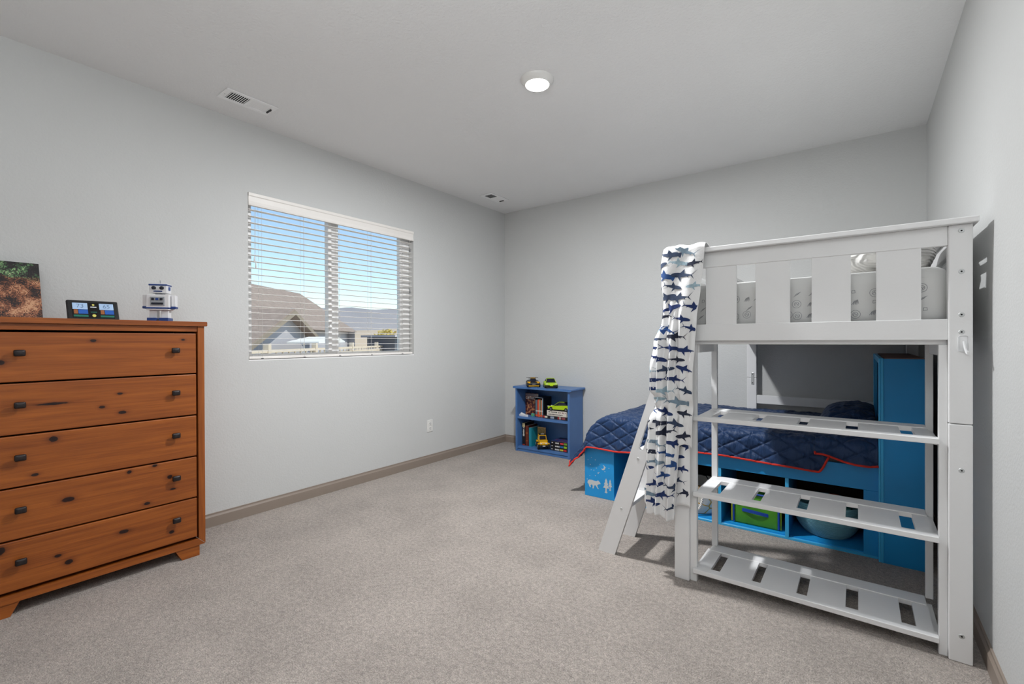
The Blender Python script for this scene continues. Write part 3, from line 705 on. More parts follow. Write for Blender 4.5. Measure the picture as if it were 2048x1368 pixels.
jp = thing('toy_jeep', 'yellow toy off-road truck with big black wheels on the lower shelf', 'toy car', (-2.735, 4.190, S0), None, math.atan2(-4.1, 2.7) + .12)
def jb(x0, x1, y0, y1, z0, z1, nm, m, par=jp, bev=.0015): return B().box(x0, x1, y0, y1, z0, z1, bev).build(nm, m, par, local=True)
jb(-.105, .085, -.040, .040, .034, .050, 'chassis', 'black_plastic')
hood = B().prism([(.0, .050), (.092, .050), (.096, .066), (.088, .078), (.0, .088)], 'y', -.042, .042).build('hood', 'yellow_toy', jp, local=True)
jb(-.100, .0, -.044, .044, .050, .082, 'cabin_tub', 'yellow_toy')
for s in (-1, 1):
    B().cyl((.004, s * .040, .082), (-.018, s * .037, .128), .004, seg=6).build('pillar', 'yellow_toy', jp, local=True)
    B().cyl((-.090, s * .040, .080), (-.085, s * .037, .128), .004, seg=6).build('pillar', 'yellow_toy', jp, local=True)
    jb(.060, .100, s * .052 - .012, s * .052 + .012, .058, .066, 'fender', 'yellow_toy')
    jb(-.098, -.045, s * .052 - .012, s * .052 + .012, .058, .068, 'fender', 'yellow_toy')
    jb(.094, .099, s * .026 - .008, s * .026 + .008, .060, .072, 'headlight', 'white_toy')
    for x in (-.070, .070):
        wv = B().lathe([(.0, 0), (.016, 0), (.029, .002), (.033, .007), (.033, .020), (.029, .025), (.016, .025)], (x, s * .054 - .0125, .033), 20, 'y').build('tyre', 'rubber', jp, local=True, smooth=True)
        B().lathe([(.0, -.002), (.015, -.002), (.015, .004), (.0, .004)], (x, s * .067 - .001, .033), 12, 'y').build('rim', 'lightgrey_toy', wv, local=True)
jb(-.090, -.016, -.040, .040, .126, .133, 'roof', 'yellow_toy'); jb(-.080, -.020, -.034, .034, .133, .143, 'roof_rack', 'black_plastic')
jb(-.030, -.018, -.018, .018, .142, .150, 'light_bar', 'lightgrey_toy'); jb(.096, .112, -.050, .050, .034, .050, 'bumper', 'black_plastic')
jb(.100, .1135, -.014, .014, .038, .047, 'plate', 'white_toy'); jb(-.012, -.010, -.034, .034, .088, .124, 'windscreen', 'glass_dark')

zc = S0
for i, (c1, c2, lab) in enumerate((((206, 190, 60), (190, 40, 40), 'bottom'), ((30, 110, 180), (150, 196, 40), 'middle'), ((222, 60, 70), (120, 160, 50), 'top'))):
    book('paperback', lab + ' of three black paperbacks with white titles stacked on the lower shelf', -2.612, -2.392, 4.150 + .004 * i, 4.300, zc, zc + .032, (22, 22, 26), group='paperback stack',
         marks=[(-2.600, -2.585, zc + .012, zc + .020, (230, 226, 220))] + glyphs(-2.555, -2.50, zc + .008, zc + .024, 5, (235, 232, 226), seed=i + 9) + [(-2.495, -2.455, zc + .008, zc + .024, c1), (-2.45, -2.415, zc + .006, zc + .026, c2)])
    zc += .0325
cover_art('cover_blue', (30, 50, 110), [(0, (16, 20, 40)), (.5, (40, 60, 120)), (.7, (120, 60, 50))], 30)
mg = tag(B().box(-2.60, -2.39, 4.16, 4.33, zc, zc + .006).build('magazine', 'cover_blue'), 'thin dark blue magazine on top of the paperback stack', 'magazine')
# ------------------------------------------------------------------ lower bed: blue storage bed along the back wall
lb = thing('storage_bed', 'blue painted storage bed with open cubbies and a tall bookcase headboard', 'bed', (-.8, 3.75, 0))
PX0, PX1, PY0, PY1 = -1.722, .095, 3.240, 4.34
# end pedestal with the night scene
B().box(PX0, -1.475, PY0, PY0 + .018, 0, .418, .002).build('bear_panel', 'blue_bed', lb)['label'] = 'blue end panel with silver bear, trees, moon and stars'
B().box(-1.493, -1.475, PY0 + .018, 3.72, .0, .418).build('partition', 'blue_bed', lb)
B().box(PX0, PX0 + .018, PY0 + .018, PY1, 0, .410).build('foot_panel', 'blue_bed', lb)
B().box(-1.475, PX1, PY0, PY0 + .020, .372, .505, .002).build('side_rail', 'blue_bed', lb)
B().box(-1.475, PX1, PY0, PY0 + .020, 0, .014, .001).build('toe_rail', 'blue_bed_light', lb)
B().box(-1.475, PX1, PY0 + .020, 3.72, .006, .020).build('cubby_floor', 'blue_bed', lb)
B().box(.022, PX1, PY0, PY0 + .020, .014, .372, .001).build('stile', 'blue_bed', lb)
for x0 in (-1.115, -.740, -.358):
    d = B().box(x0, x0 + .019, PY0, 3.72, .020, .372, .001).build('divider', 'blue_bed', lb)
    B().box(x0, x0 + .019, PY0 - .0006, PY0 + .004, .014, .372).build('divider_edge', 'blue_bed_light', d)
B().box(-1.475, PX1, 3.72, 3.735, .006, .455).build('cubby_back', 'dark_brown', lb)
B().box(PX0 + .12, PX1, PY0 + .02, PY1, .425, .440).build('platform', 'dark_brown', lb)
B().box(PX0 + .018, PX1, PY1 - .018, PY1, 0, .455).build('wall_rail', 'blue_bed', lb)
# night scene, flat silver shapes on the end panel
mat('silver_stencil', (196, 202, 204), .5)
bp_ = [o for o in lb.children if o.name.startswith('bear_panel')][0]
yst = PY0 - .0008
def stencil(poly, nm='stencil'):
    B().prism(poly, 'y', yst, PY0 + .0003).build(nm, 'silver_stencil', bp_)
bear = [(0, .045), (.004, .062), (.016, .072), (.040, .074), (.060, .070), (.080, .069), (.092, .073), (.097, .080), (.102, .076), (.112, .068), (.120, .060), (.1205, .052), (.108, .050), (.098, .044), (.090, .040),
        (.093, .030), (.097, .020), (.105, .010), (.096, .010), (.086, .022), (.076, .034), (.066, .034), (.062, .022), (.058, .006), (.046, .006), (.050, .020), (.046, .034), (.036, .036), (.028, .024), (.032, .012), (.022, .012), (.014, .024), (.012, .034)]
bear_s = [(PX0 + .024 + u * .92, .058 + v * .95) for u, v in bear]
stencil(bear_s, 'bear')
def tree(x, z, h, w):
    pts = [(0, 1.0)]; R_ = [(.22, .80), (.12, .80), (.36, .58), (.18, .58), (.50, .34), (.12, .34), (.10, .12), (.24, .05), (.10, .0)]
    right = [(x + u * w, z + v * h) for u, v in R_]; left = [(x - u * w, z + v * h) for u, v in R_[::-1]]
    stencil([(x, z + h)] + right + left, 'pine_tree')
tree(PX0 + .182, .048, .112, .050); tree(PX0 + .215, .072, .085, .034)
mo = []
for i in range(13):
    a = math.radians(-150 + 220 * i / 12); mo.append((PX0 + .158 + .017 * math.cos(a), .238 + .019 * math.sin(a)))
for i in range(13):
    a = math.radians(70 - 220 * i / 12); mo.append((PX0 + .150 + .0145 * math.cos(a), .243 + .0155 * math.sin(a)))
stencil(mo, 'moon')
for (u, v, r) in ((.058, .300, .003), (.092, .288, .004), (.050, .246, .0045), (.130, .258, .004), (.102, .226, .004), (.056, .206, .0035), (.080, .206, .0045), (.116, .190, .006), (.124, .196, .0035), (.092, .166, .0045), (.045, .160, .003),
                  (.022, .128, .0045), (.054, .126, .0045), (.172, .210, .004), (.206, .240, .0045), (.180, .244, .003), (.030, .280, .003)):
    stencil([(PX0 + u + r * (1 if k % 2 == 0 else .55) * math.cos(k * PI / 4), v + r * (1 if k % 2 == 0 else .55) * math.sin(k * PI / 4)) for k in range(8)], 'star')
# headboard bookcase
HX0, HX1, HY0, HY1, HZ = .087, .279, 3.205, 4.275, 1.108
hb = B().box(HX0 + .022, HX1, HY0, HY0 + .016, 0, HZ, .001).build('headboard_side', 'blue_bed', lb)
B().box(HX0 + .022, HX1, HY1 - .016, HY1, 0, HZ).build('headboard_side', 'blue_bed', lb)
B().box(HX0 + .022, HX1, HY0 + .016, HY1 - .016, HZ - .020, HZ - .004).build('headboard_top', 'blue_bed', lb)
B().box(HX0 + .026, HX1 + .004, HY0 + .001, HY1 - .001, HZ - .004, HZ + .004).build('headboard_lid', 'brown_board', lb)
B().box(HX1, HX1 + .012, HY0 + .003, HY1 - .003, 0, HZ - .004).build('headboard_back', 'dark_brown', lb)
B().box(HX0 + .024, HX1, HY0 + .016, HY1 - .016, .66, .678).build('headboard_shelf', 'blue_bed', lb)
for a, c in ((HY0 - .003, HY0 + .040), (HY1 - .040, HY1 + .003)):
    st_ = B().box(HX0 + .010, HX0 + .022, a, c, 0, HZ + .002, .002, 2).build('headboard_stile', 'blue_bed_light', lb)
    B().box(HX0, HX0 + .010, a + .001, c - .004, 0, HZ + .001, .003, 2).build('stile_molding', 'blue_bed_light', st_)
B().box(HX0 + .004, HX0 + .022, HY0 + .040, HY1 - .040, HZ - .035, HZ + .002, .002).build('headboard_rail', 'blue_bed_light', lb)

# mattress, quilt, pillow
MZ = .615
mat('mattress_ticking', (226, 226, 224), .8, bump=.6, bscale=120)
mt = tag(B().box(-1.53, .080, 3.300, 4.335, .441, MZ - .006, .04, 3).build('lower_mattress', 'mattress_ticking', smooth=True), 'white mattress under the navy quilt on the blue bed', 'mattress')

q_root = thing('quilt', 'navy diamond-stitched quilt with red piped edge spread over the lower bed', 'quilt', (-.8, 3.75, MZ))
LA_TOP, LA_R, LA_D = 1.57, .22, .50     # along x (head to foot)
LB_TOP, LB_R, LB_D = 1.062, .05, .205    # along y (wall to front)
def fold_profile(d, r, ang):
    """distance past the edge -> (outward, drop); a rounded edge then a straight fall at ang from the level"""
    if d <= 0: return 0, 0
    arc = r * ang
    if d < arc: return r * math.sin(d / r), r * (1 - math.cos(d / r))
    o, h = r * math.sin(ang), r * (1 - math.cos(ang)); e = d - arc
    return o + e * math.cos(ang), h + e * math.sin(ang)
def pillow_h(x, y):
    u = (x + .03) / .19; v = (y - 3.86) / .37
    return .150 * max(0, 1 - abs(u) ** 2.6) ** .55 * max(0, 1 - abs(v) ** 3) ** .6
def quilt_pt(a, bb, off=0.0, x_min=None):
    """a: metres from the head towards the foot, bb: metres from the wall towards the front"""
    ox, hx = fold_profile(a - LA_TOP, LA_R, math.radians(61))
    oy, hy = fold_profile(bb - LB_TOP, LB_R, math.radians(80))
    x = .082 - min(a, LA_TOP) - ox; y = 4.345 - min(bb, LB_TOP) - oy
    z = MZ + .012 - math.hypot(hx, hy)
    top = hx == 0 and hy == 0
    z += pillow_h(x, y) * (1 if hy < .02 else 0)
    # diamonds and puckers
    u1 = a / .158 + bb / .092; u2 = a / .158 - bb / .092
    g = min(abs(u1 - round(u1)), abs(u2 - round(u2)))
    puff = .012 * (1 - math.exp(-g * 11))
    wr = .0060 * nz(a * 17 + 3, bb * 7, .3) + .0045 * nz(a * 42, bb * 12, 7) + .006 * nz(a * 3.1, bb * 3.7, 2)
    rip = 0
    if hy > 0: rip += .010 * math.sin(a * 19 + 2 * nz(a * 2, 1)) * min(1, hy / .1) + .012 * nz(a * 6, 9) * min(1, hy / .12)
    if hx > 0: rip += .014 * math.sin(bb * 15 + 1) * min(1, hx / .2)
    d = puff + wr + off
    # outward direction
    nx = -1 if hx > .03 else 0; ny = -1 if hy > .03 else 0
    if hx == 0 and hy == 0: return Vector((x, y, z + d))
    k = Vector((-(hx > 0) * min(1, hx / .06), -(hy > 0) * min(1, hy / .05), .35)); k.normalize()
    return Vector((x, y, z)) + k * (d + rip)
AM = LA_TOP + LA_D
def bmax(a): return LB_TOP + LB_D + .010 * math.sin(a * 5.2 + .4) - .11 * sstep(.27, .20, a) + .060 * sstep(.95, 1.55, a)
def qf(s, t): 
    a = s * AM; bb = t * bmax(a)
    return quilt_pt(a, bb)
qo = B().grid(qf, 560, 330).build('cover', 'navy_quilt', q_root, smooth=True, fixn=False, angle=180)
md = qo.modifiers.new('thickness', 'SOLIDIFY'); md.thickness = .008; md.offset = -1
qo.data.materials.append(MATS['navy_lining']); md.material_offset = 0
pts = [qf(i / 240, 1) for i in range(241)] + [qf(1, 1 - i / 120) for i in range(1, 121)]
B().tube(pts, .0062, 7).build('piping', 'red_piping', q_root, smooth=True)
# overlapping end of the quilt next to the headboard
def q2(s, t):
    a = -.004 + s * .289; bb = .86 + t * (LB_TOP + LB_D - .072 - .86 + .020 * math.sin(a * 15 + .6))
    p = quilt_pt(a + .05 * 0, bb, .016); return p
q2o = B().grid(q2, 90, 90).build('turned_end', 'navy_quilt', q_root, smooth=True, fixn=False, angle=180)
md = q2o.modifiers.new('thickness', 'SOLIDIFY'); md.thickness = .008; md.offset = -1
B().tube([q2(i / 60, 1) for i in range(61)] + [q2(1, 1 - i / 10 * .1) for i in range(1, 5)], .0062, 7).build('piping', 'red_piping', q_root, smooth=True)

# ------------------------------------------------------------------ things in the cubbies
Z0 = .020
gb = thing('fabric_bin', 'green fabric storage bin with blue edges and a blue handle', 'storage bin', (-.53, 3.42, Z0))
mat('bin_green', (74, 146, 34), .55, var=.25, vscale=9, bump=.6, bscale=25); mat('bin_blue', (24, 70, 168), .5); mat('bin_lime', (196, 206, 40), .6); mat('bin_teal', (40, 110, 110), .6)
b = B().box(-.655, -.398, 3.290, 3.56, Z0, Z0 + .205, .012, 3); b.build('body', 'bin_green', gb, smooth=True)
for x in (-.655, -.398): B().tube([(x, 3.289, Z0 + .01), (x, 3.286, Z0 + .1), (x, 3.289, Z0 + .20)], .006, 6).build('edge_binding', 'bin_blue', gb, smooth=True)
for x in (-.667, -.387): B().tube([(x, 3.300, Z0 + .006), (x, 3.298, Z0 + .1), (x, 3.300, Z0 + .20)], .004, 6).build('edge_piping', 'bin_lime', gb, smooth=True)
B().tube([(-.655, 3.289, Z0 + .203), (-.53, 3.285, Z0 + .205), (-.398, 3.289, Z0 + .203)], .006, 6).build('rim_binding', 'bin_blue', gb, smooth=True)
hpts = [(-.605 + .150 * i / 12, 3.288 - .016 * math.sin(PI * i / 12), Z0 + .092 - .010 * i / 12 + .006 * math.sin(PI * i / 12)) for i in range(13)]
hb_ = B(); 
hb_.loft([[(p[0], p[1], p[2] - .010), (p[0], p[1], p[2] + .010), (p[0], p[1] + .004, p[2] + .010), (p[0], p[1] + .004, p[2] - .010)] for p in hpts]); hb_.build('handle', 'bin_blue', gb)

def rope_basket(name, label, cx, cyy, rx, ry, h, m, rows, rr, shape):
    t = thing(name, label, 'basket', (cx, cyy, Z0)); b = B()
    for i in range(rows):
        f = i / (rows - 1); k = shape(f)
        pts = [(cx + rx * k * math.cos(2 * PI * j / 48), cyy + ry * k * math.sin(2 * PI * j / 48), Z0 + rr + f * (h - 2 * rr)) for j in range(48)]
        b.tube(pts, rr, 6, closed=True)
    b.build('coils', m, t, smooth=True)
    B().lathe([(0, .004), (min(rx, ry) * shape(0) * .98, .004), (min(rx, ry) * shape(0) * .98, .012), (0, .012)], (cx, cyy, Z0 - .002), 32).build('bottom', m, t)
    return t
mat('rope_teal', (120, 176, 190), .85, bump=1.2, bscale=140, var=.10, vscale=40)
tb = rope_basket('rope_basket', 'pale teal coiled rope basket in the cubby beside the headboard', -.158, 3.445, .176, .165, .200, 'rope_teal', 22, .0052, lambda f: .62 + .38 * math.sin(min(1, f * 1.35) * PI / 2) ** .8)
mat('toy_red', (190, 70, 60), .5)
tag(B().lathe([(0, 0), (.03, .004), (.045, .03), (.03, .056), (0, .06)], (-.12, 3.40, .215), 20).build('toy_ball', 'toy_red', smooth=True), 'small red ball resting in the teal rope basket', 'toy')
tag(B().box(-.30 + .05, -.03, 3.38, 3.50, .10, .215, .02, 2).build('toy_block', 'bin_teal', smooth=True), 'dark teal soft block inside the teal rope basket', 'toy')

mat('basket_cloth', (226, 222, 212), .85, bump=.8, bscale=90)
def doodle_mat():
    m = mat('basket_print', (226, 222, 212), .85); n, l, b = nodes_of(m)
    tc = n.new('ShaderNodeTexCoord'); vo = n.new('ShaderNodeTexVoronoi'); vo.feature = 'DISTANCE_TO_EDGE'; vo.inputs['Scale'].default_value = 11; l.new(tc.outputs['Object'], vo.inputs['Vector'])
    mr = n.new('ShaderNodeMapRange'); mr.inputs['From Min'].default_value = .03; mr.inputs['From Max'].default_value = .045; l.new(vo.outputs[0], mr.inputs[0])
    a = n.new('ShaderNodeTexNoise'); a.inputs['Scale'].default_value = 6; l.new(tc.outputs['Object'], a.inputs['Vector'])
    r = n.new('ShaderNodeValToRGB'); r.color_ramp.interpolation = 'CONSTANT'
    r.color_ramp.elements[0].color = lin((30, 32, 40)) + (1,); r.color_ramp.elements[1].position = .5; r.color_ramp.elements[1].color = lin((216, 164, 70)) + (1,)
    l.new(a.outputs[0], r.inputs[0])
    mx = n.new('ShaderNodeMix'); mx.data_type = 'RGBA'; l.new(mr.outputs[0], mx.inputs[0]); l.new(r.outputs[0], mx.inputs[6]); mx.inputs[7].default_value = lin((228, 224, 214)) + (1,); l.new(mx.outputs[2], b.inputs['Base Color'])
doodle_mat()
wb = thing('fabric_basket', 'white fabric basket with a line print and rope handles in a cubby', 'basket', (-.92, 3.43, Z0))
B().lathe([(.0, 0), (.135, 0), (.150, .012), (.158, .08), (.160, .19), (.154, .19), (.150, .08), (.13, .02), (0, .02)], (-.915, 3.43, Z0), 40).build('body', 'basket_print', wb, smooth=True, angle=60)
mat('rope_white', (232, 230, 226), .9, bump=1.5, bscale=120)
hp = []
for i in range(17):
    a = PI * i / 16; hp.append((-.895 + .055 * math.cos(a), 3.262 - .006 * math.sin(a), Z0 + .16 - .13 * math.sin(a)))
b = B()
for ph in (0, PI):
    pts = []
    for i in range(97):
        f = i / 96 * 16; j = min(15, int(f)); fr_ = f - j
        p = Vector(hp[j]).lerp(Vector(hp[j + 1]), fr_); tw = ph + i * .9
        pts.append(p + Vector((.0045 * math.cos(tw), .0045 * math.sin(tw), .002 * math.cos(tw))))
    b.tube(pts, .0055, 6)
b.build('rope_handle', 'rope_white', wb, smooth=True)

# ------------------------------------------------------------------ loft bed
lf = thing('loft_bed', 'white painted loft bed with slatted end panel and built-in end shelves', 'bed', (-.21, 3.38, 0))
WP = 'white_paint'
PXL, PXR, FY, BYE = (-.755, -.682), (.272, .339), 2.385, 4.365
PD = .052
for (xa, xb) in (PXL, PXR):
    for ya in (FY, BYE - PD):
        B().box(xa, xb, ya, ya + PD, 0, .894, .004, 2).build('lower_post', WP, lf)
        up = B().box(xa, xb, ya, ya + PD, .896, 1.642, .004, 2).build('upper_post', WP, lf)
def end_panel(y, sgn):
    """slatted guard panel at a bed end; y is the outer face"""
    o = y if sgn > 0 else y
    def yy(d0, d1): return (o + d0, o + d1) if sgn > 0 else (o - d1, o - d0)
    a, c = yy(-.026, .066); B().box(-.775, .353, a, c, 1.642, 1.664, .003, 2).build('cap_rail', WP, lf)
    a, c = yy(.006, .028); x0, x1 = PXL[1], PXR[0]
    B().box(x0, x1, a, c, 1.568, 1.642, .002).build('top_rail', WP, lf)
    B().box(x0, x1, a, c, 1.210, 1.290, .002).build('bottom_rail', WP, lf)
    a2, c2 = yy(.028, .046); B().box(x0, x1, a2, c2, 1.192, 1.225, .002).build('ledger', WP, lf)
    a, c = yy(.009, .023)
    for s0 in (-.601, -.382, -.163, .058):
        B().box(s0, s0 + .138, a, c, 1.289, 1.569, .001).build('slat', WP, lf)
end_panel(FY, 1); end_panel(BYE, -1)
# long sides
for x0, s in ((-.749, 1), (.309, -1)):
    xa, xb = (x0, x0 + .022)
    B().box(xa, xb, FY + PD, BYE - PD, 1.195, 1.330, .002).build('side_rail', WP, lf)
    B().box(xa, xb, FY + PD, BYE - PD, 1.572, 1.642, .002).build('guard_rail', WP, lf)
    B().box(xa + .002, xb - .002, FY + PD, BYE - PD, 1.518, 1.545, .002).build('guard_rail', WP, lf)
    xc, xd = (-.775, -.700) if s == 1 else (.285, .353)
    B().box(xc, xd, FY + .066, BYE - .066, 1.642, 1.660, .003, 2).build('side_cap', WP, lf)
# bed slats
for i in range(12):
    y = 2.48 + i * .155
    B().box(-.727, .309, y, y + .075, 1.232, 1.250).build('bed_slat', WP, lf)
# far end: low rail and a steel bracket on the post
B().box(PXL[1], PXR[0], BYE - .046, BYE - .020, .680, .750, .002).build('low_rail', WP, lf)
br = B().box(-.722, -.700, BYE - PD - .003, BYE - PD, .838, .938, .003, 2).build('bracket', 'steel', lf)
for z in (.852, .924): B().cyl((-.711, BYE - PD - .005, z), (-.711, BYE - PD, z), .004, seg=8).build('screw', 'bronze', br)
# bolts on the near posts
bolt = None
bolts = [(.308, z) for z in (1.618, 1.466, 1.305, 1.240, .722, .101)]
for x, z in bolts:
    if bolt is None:
        bo_ = B().lathe([(.0, 0), (.0078, 0), (.0088, .001), (.0088, .0025), (.0, .0025)], (x, FY - .0022, z), 20, 'y'); bolt = bo_.build('bolt', 'steel', lf, smooth=True); bx_, bz_ = x, z
        B().cyl((x, FY - .0026, z), (x, FY - .0018, z), .0032, seg=6).build('bolt_socket', 'dark_hole', bolt)
    else:
        c = inst(bolt, loc=(x - bx_, 0, z - bz_))
        for ch in bolt.children: inst(ch, c)
# end shelf unit between the near posts
SY1 = 2.745
ux = ((-.682, -.650), (.246, .272))
for xa, xb in ux:
    B().box(xa, xb, FY + .018, FY + .046, .0, 1.192, .002).build('shelf_stile', WP, lf)
for xa, xb in ((-.655, -.626), (.236, .262)):
    B().box(xa, xb, SY1 - .024, SY1, .070, 1.192, .002).build('shelf_upright', WP, lf)
for xa, xb in ((-.672, -.642), (.248, .272)):
    B().box(xa, xb, FY + .046, SY1, 1.150, 1.192, .002).build('shelf_header', WP, lf)
for zt in (.070, .455, .833):
    z0 = zt - .022; x0, x1 = -.664, .247
    B().box(x0, x1, FY + .000, FY + .048, z0, zt, .002).build('shelf_rail', WP, lf)
    B().box(x0 + .012, x1 - .012, 2.655, SY1 - .0, z0, zt, .002).build('shelf_rail', WP, lf)
    edges = [x0 + .010, -.592, -.550, -.409, -.371, -.227, -.186, -.046, -.002, .139, .184, x1 - .010]
    for k in range(0, 12, 2):
        B().box(edges[k], edges[k + 1], FY + .048, 2.655, z0 + .002, zt - .004).build('shelf_slat', WP, lf)
    for xa, xb in ((x0 - .010, x0 + .012), (x1 - .012, x1 + .010)):
        B().box(xa, xb, FY + .046, SY1 - .024, z0 - .010, z0 + .0, .001).build('shelf_cleat', WP, lf)
mat('clear_hook', (238, 239, 240), .2)
hk = thing('wall_hook', 'small clear adhesive hook stuck to the near post of the loft bed', 'hook', (.312, FY, 1.19))
B().box(.298, .326, FY - .004, FY - .0005, 1.168, 1.226, .006, 2).build('plate', 'clear_hook', hk, smooth=True)
B().tube([(.314, FY - .004, 1.205), (.316, FY - .010, 1.180), (.320, FY - .018, 1.162), (.322, FY - .022, 1.158), (.322, FY - .024, 1.168)], .004, 8).build('prong', 'clear_hook', hk, smooth=True)

# ------------------------------------------------------------------ loft bedding
def sheet_mat():
    mat('sheet', (224, 224, 222), .85, bump=.5, bscale=60)
sheet_mat(); mat('sheet_ink', (130, 132, 138), .8)
um = thing('upper_mattress', 'mattress in a white sheet with grey doodle print on the loft bed', 'mattress', (-.21, 3.38, 1.25))
ux0, ux1, uy0, uy1, uz0, uz1 = -.722, .300, 2.440, 4.30, 1.252, 1.500
mb = B().box(ux0, ux1, uy0, uy1, uz0, uz1, .065, 5)
for v_ in mb.bm.verts:
    if abs(v_.co.z - uz1) < .03: v_.co.z += .010 * nz(v_.co.x * 3, v_.co.y * 3)
mb.build('sheeted_block', 'sheet', um, smooth=True, angle=180)
pr = B(); R = random.Random(11)
def stroke(path, w=.0014):
    for (x0, z0), (x1, z1) in zip(path, path[1:]):
        d = Vector((x1 - x0, z1 - z0)); 
        if d.length < 1e-6: continue
        n_ = Vector((-d.y, d.x)).normalized() * w / 2
        y = uy0 - .0006
        vs = [pr.bm.verts.new((x0 + s * n_.x + e * d.x, y, z0 + s * n_.y + e * d.y)) for s, e in ((1, 0), (-1, 0), (-1, 1), (1, 1))]
        pr.bm.faces.new(vs)
for i in range(17):
    for j in range(3):
        x = ux0 + .09 + i * .052 + R.uniform(-.012, .012); z = 1.325 + j * .046 + R.uniform(-.010, .010)
        k = R.randrange(4); a0 = R.uniform(0, 6)
        if x > ux1 - .07: continue
        if k == 0:
            for rr in (.017, .009): stroke([(x + rr * math.cos(a), z + rr * math.sin(a)) for a in [2 * PI * q / 20 for q in range(21)]])
            stroke([(x - .007, z - .004), (x - .002, z + .005), (x + .003, z - .004), (x + .008, z + .004)])
        elif k == 1:
            for q in range(4):
                aa = .9 + q * .16; stroke([(x + q * .006 - .012, z - .012), (x + q * .006 - .012 + .017 * math.cos(aa), z - .012 + .022 * math.sin(aa)), (x + q * .006 - .006, z - .008)])
        elif k == 2:
            stroke([(x - .006, z - .006), (x + .006, z - .005), (x + .005, z + .006), (x - .005, z + .006), (x - .006, z - .006)])
        else:
            for q in range(3): stroke([(x - .016 + q * .004, z - .010 + q * .006), (x + .004 + q * .004, z + .004 + q * .004)])
pr.build('sheet_print', 'sheet_ink', um, fixn=False)
def blob(name, label, cat, c, r, m, e=2.6, wr=.0, seed=0, rot=0, part='cover'):
    t = thing(name, label, cat, (c[0], c[1], c[2] - r[2])); b = B()
    def f(u, v):
        th = 2 * PI * u; ph = PI * (v - .5)
        def s(x, k): return math.copysign(abs(x) ** k, x)
        p = Vector((s(math.cos(ph), 2 / e) * s(math.cos(th), 2 / e), s(math.cos(ph), 2 / e) * s(math.sin(th), 2 / e), s(math.sin(ph), .9)))
        k = 1 + wr * nz(p.x * 3 + seed, p.y * 3, p.z * 3)
        q = Vector((p.x * r[0], p.y * r[1], p.z * r[2])) * k
        return Matrix.Rotation(rot, 3, 'Z') @ q + Vector(c)
    b.grid(f, 64, 34, closed_u=True); bmesh.ops.remove_doubles(b.bm, verts=b.bm.verts[:], dist=1e-4)
    b.build(part, m, t, smooth=True, angle=180); return t
def ridged(name, rgb, scale, dist, direction, rot=(0, 0, 0)):
    m = mat(name, rgb, .9); n, l, b = nodes_of(m)
    tc = n.new('ShaderNodeTexCoord'); mp = n.new('ShaderNodeMapping'); mp.inputs['Rotation'].default_value = rot; l.new(tc.outputs['Object'], mp.inputs[0])
    w_ = n.new('ShaderNodeTexWave'); w_.bands_direction = direction; w_.inputs['Scale'].default_value = scale; w_.inputs['Distortion'].default_value = dist; l.new(mp.outputs[0], w_.inputs['Vector'])
    bp = n.new('ShaderNodeBump'); bp.inputs['Strength'].default_value = .9; bp.inputs['Distance'].default_value = .010; l.new(w_.outputs[0], bp.inputs['Height']); l.new(bp.outputs[0], b.inputs['Normal'])
ridged('ribbed_white', (234, 232, 228), 13, .4, 'X', (0, 0, .7)); ridged('knit_white', (230, 228, 224), 26, 2.2, 'Z')
blob('ribbed_pillow', 'white ribbed cushion lying on the loft mattress behind the third slat', 'pillow', (-.030, 2.98, 1.584), (.135, .28, .075), 'ribbed_white', 2.6, .06, 3)
blob('knit_throw', 'rolled white knitted throw at the wall side of the loft mattress', 'blanket', (.198, 2.82, 1.588), (.075, .26, .078), 'knit_white', 2.3, .08, 8)

# ------------------------------------------------------------------ ladder
ldr = thing('bunk_ladder', 'white slanted wooden ladder leaning on the loft bed', 'ladder', (-1.15, 2.58, 0))
SL = .331   # x per metre of height
def lx(z): return -1.206 + SL * z
for ya, slot in ((2.430, True), (2.722, True)):
    wz = .101; ztop = 1.30
    outer = [(lx(0), 0), (lx(0) + wz, 0), (-.760, (-.760 - wz + 1.206) / SL), (-.760, ztop), (lx(ztop), ztop)]
    holes = []
    cxz = lambda z: lx(z) + wz * .50
    h = []; r_ = .013
    th = math.atan2(1, SL)
    for i in range(9):
        a = th - PI / 2 + PI * i / 8; h.append((cxz(.788) + r_ * math.cos(a), .788 + r_ * math.sin(a)))
    for i in range(9):
        a = th + PI / 2 + PI * i / 8; h.append((cxz(.625) + r_ * math.cos(a), .625 + r_ * math.sin(a)))
    holes = [h]
    curve_prism('rail', outer, holes, lambda u, v, w, ya=ya: Vector((u, ya + .012 + w, v)), .024, WP, ldr)
for z in (.264, .558, .853, 1.148):
    B().box(lx(z) + .006, min(-.760, lx(z) + .100), 2.454, 2.722, z + .012, z + .034, .003, 2).build('tread', WP, ldr)
    B().lathe([(.0, 0), (.0062, 0), (.0072, .001), (.0072, .002), (.0, .002)], (lx(z) + .056, 2.430 - .0018, z + .006), 16, 'y').build('bolt', 'steel', ldr, smooth=True)

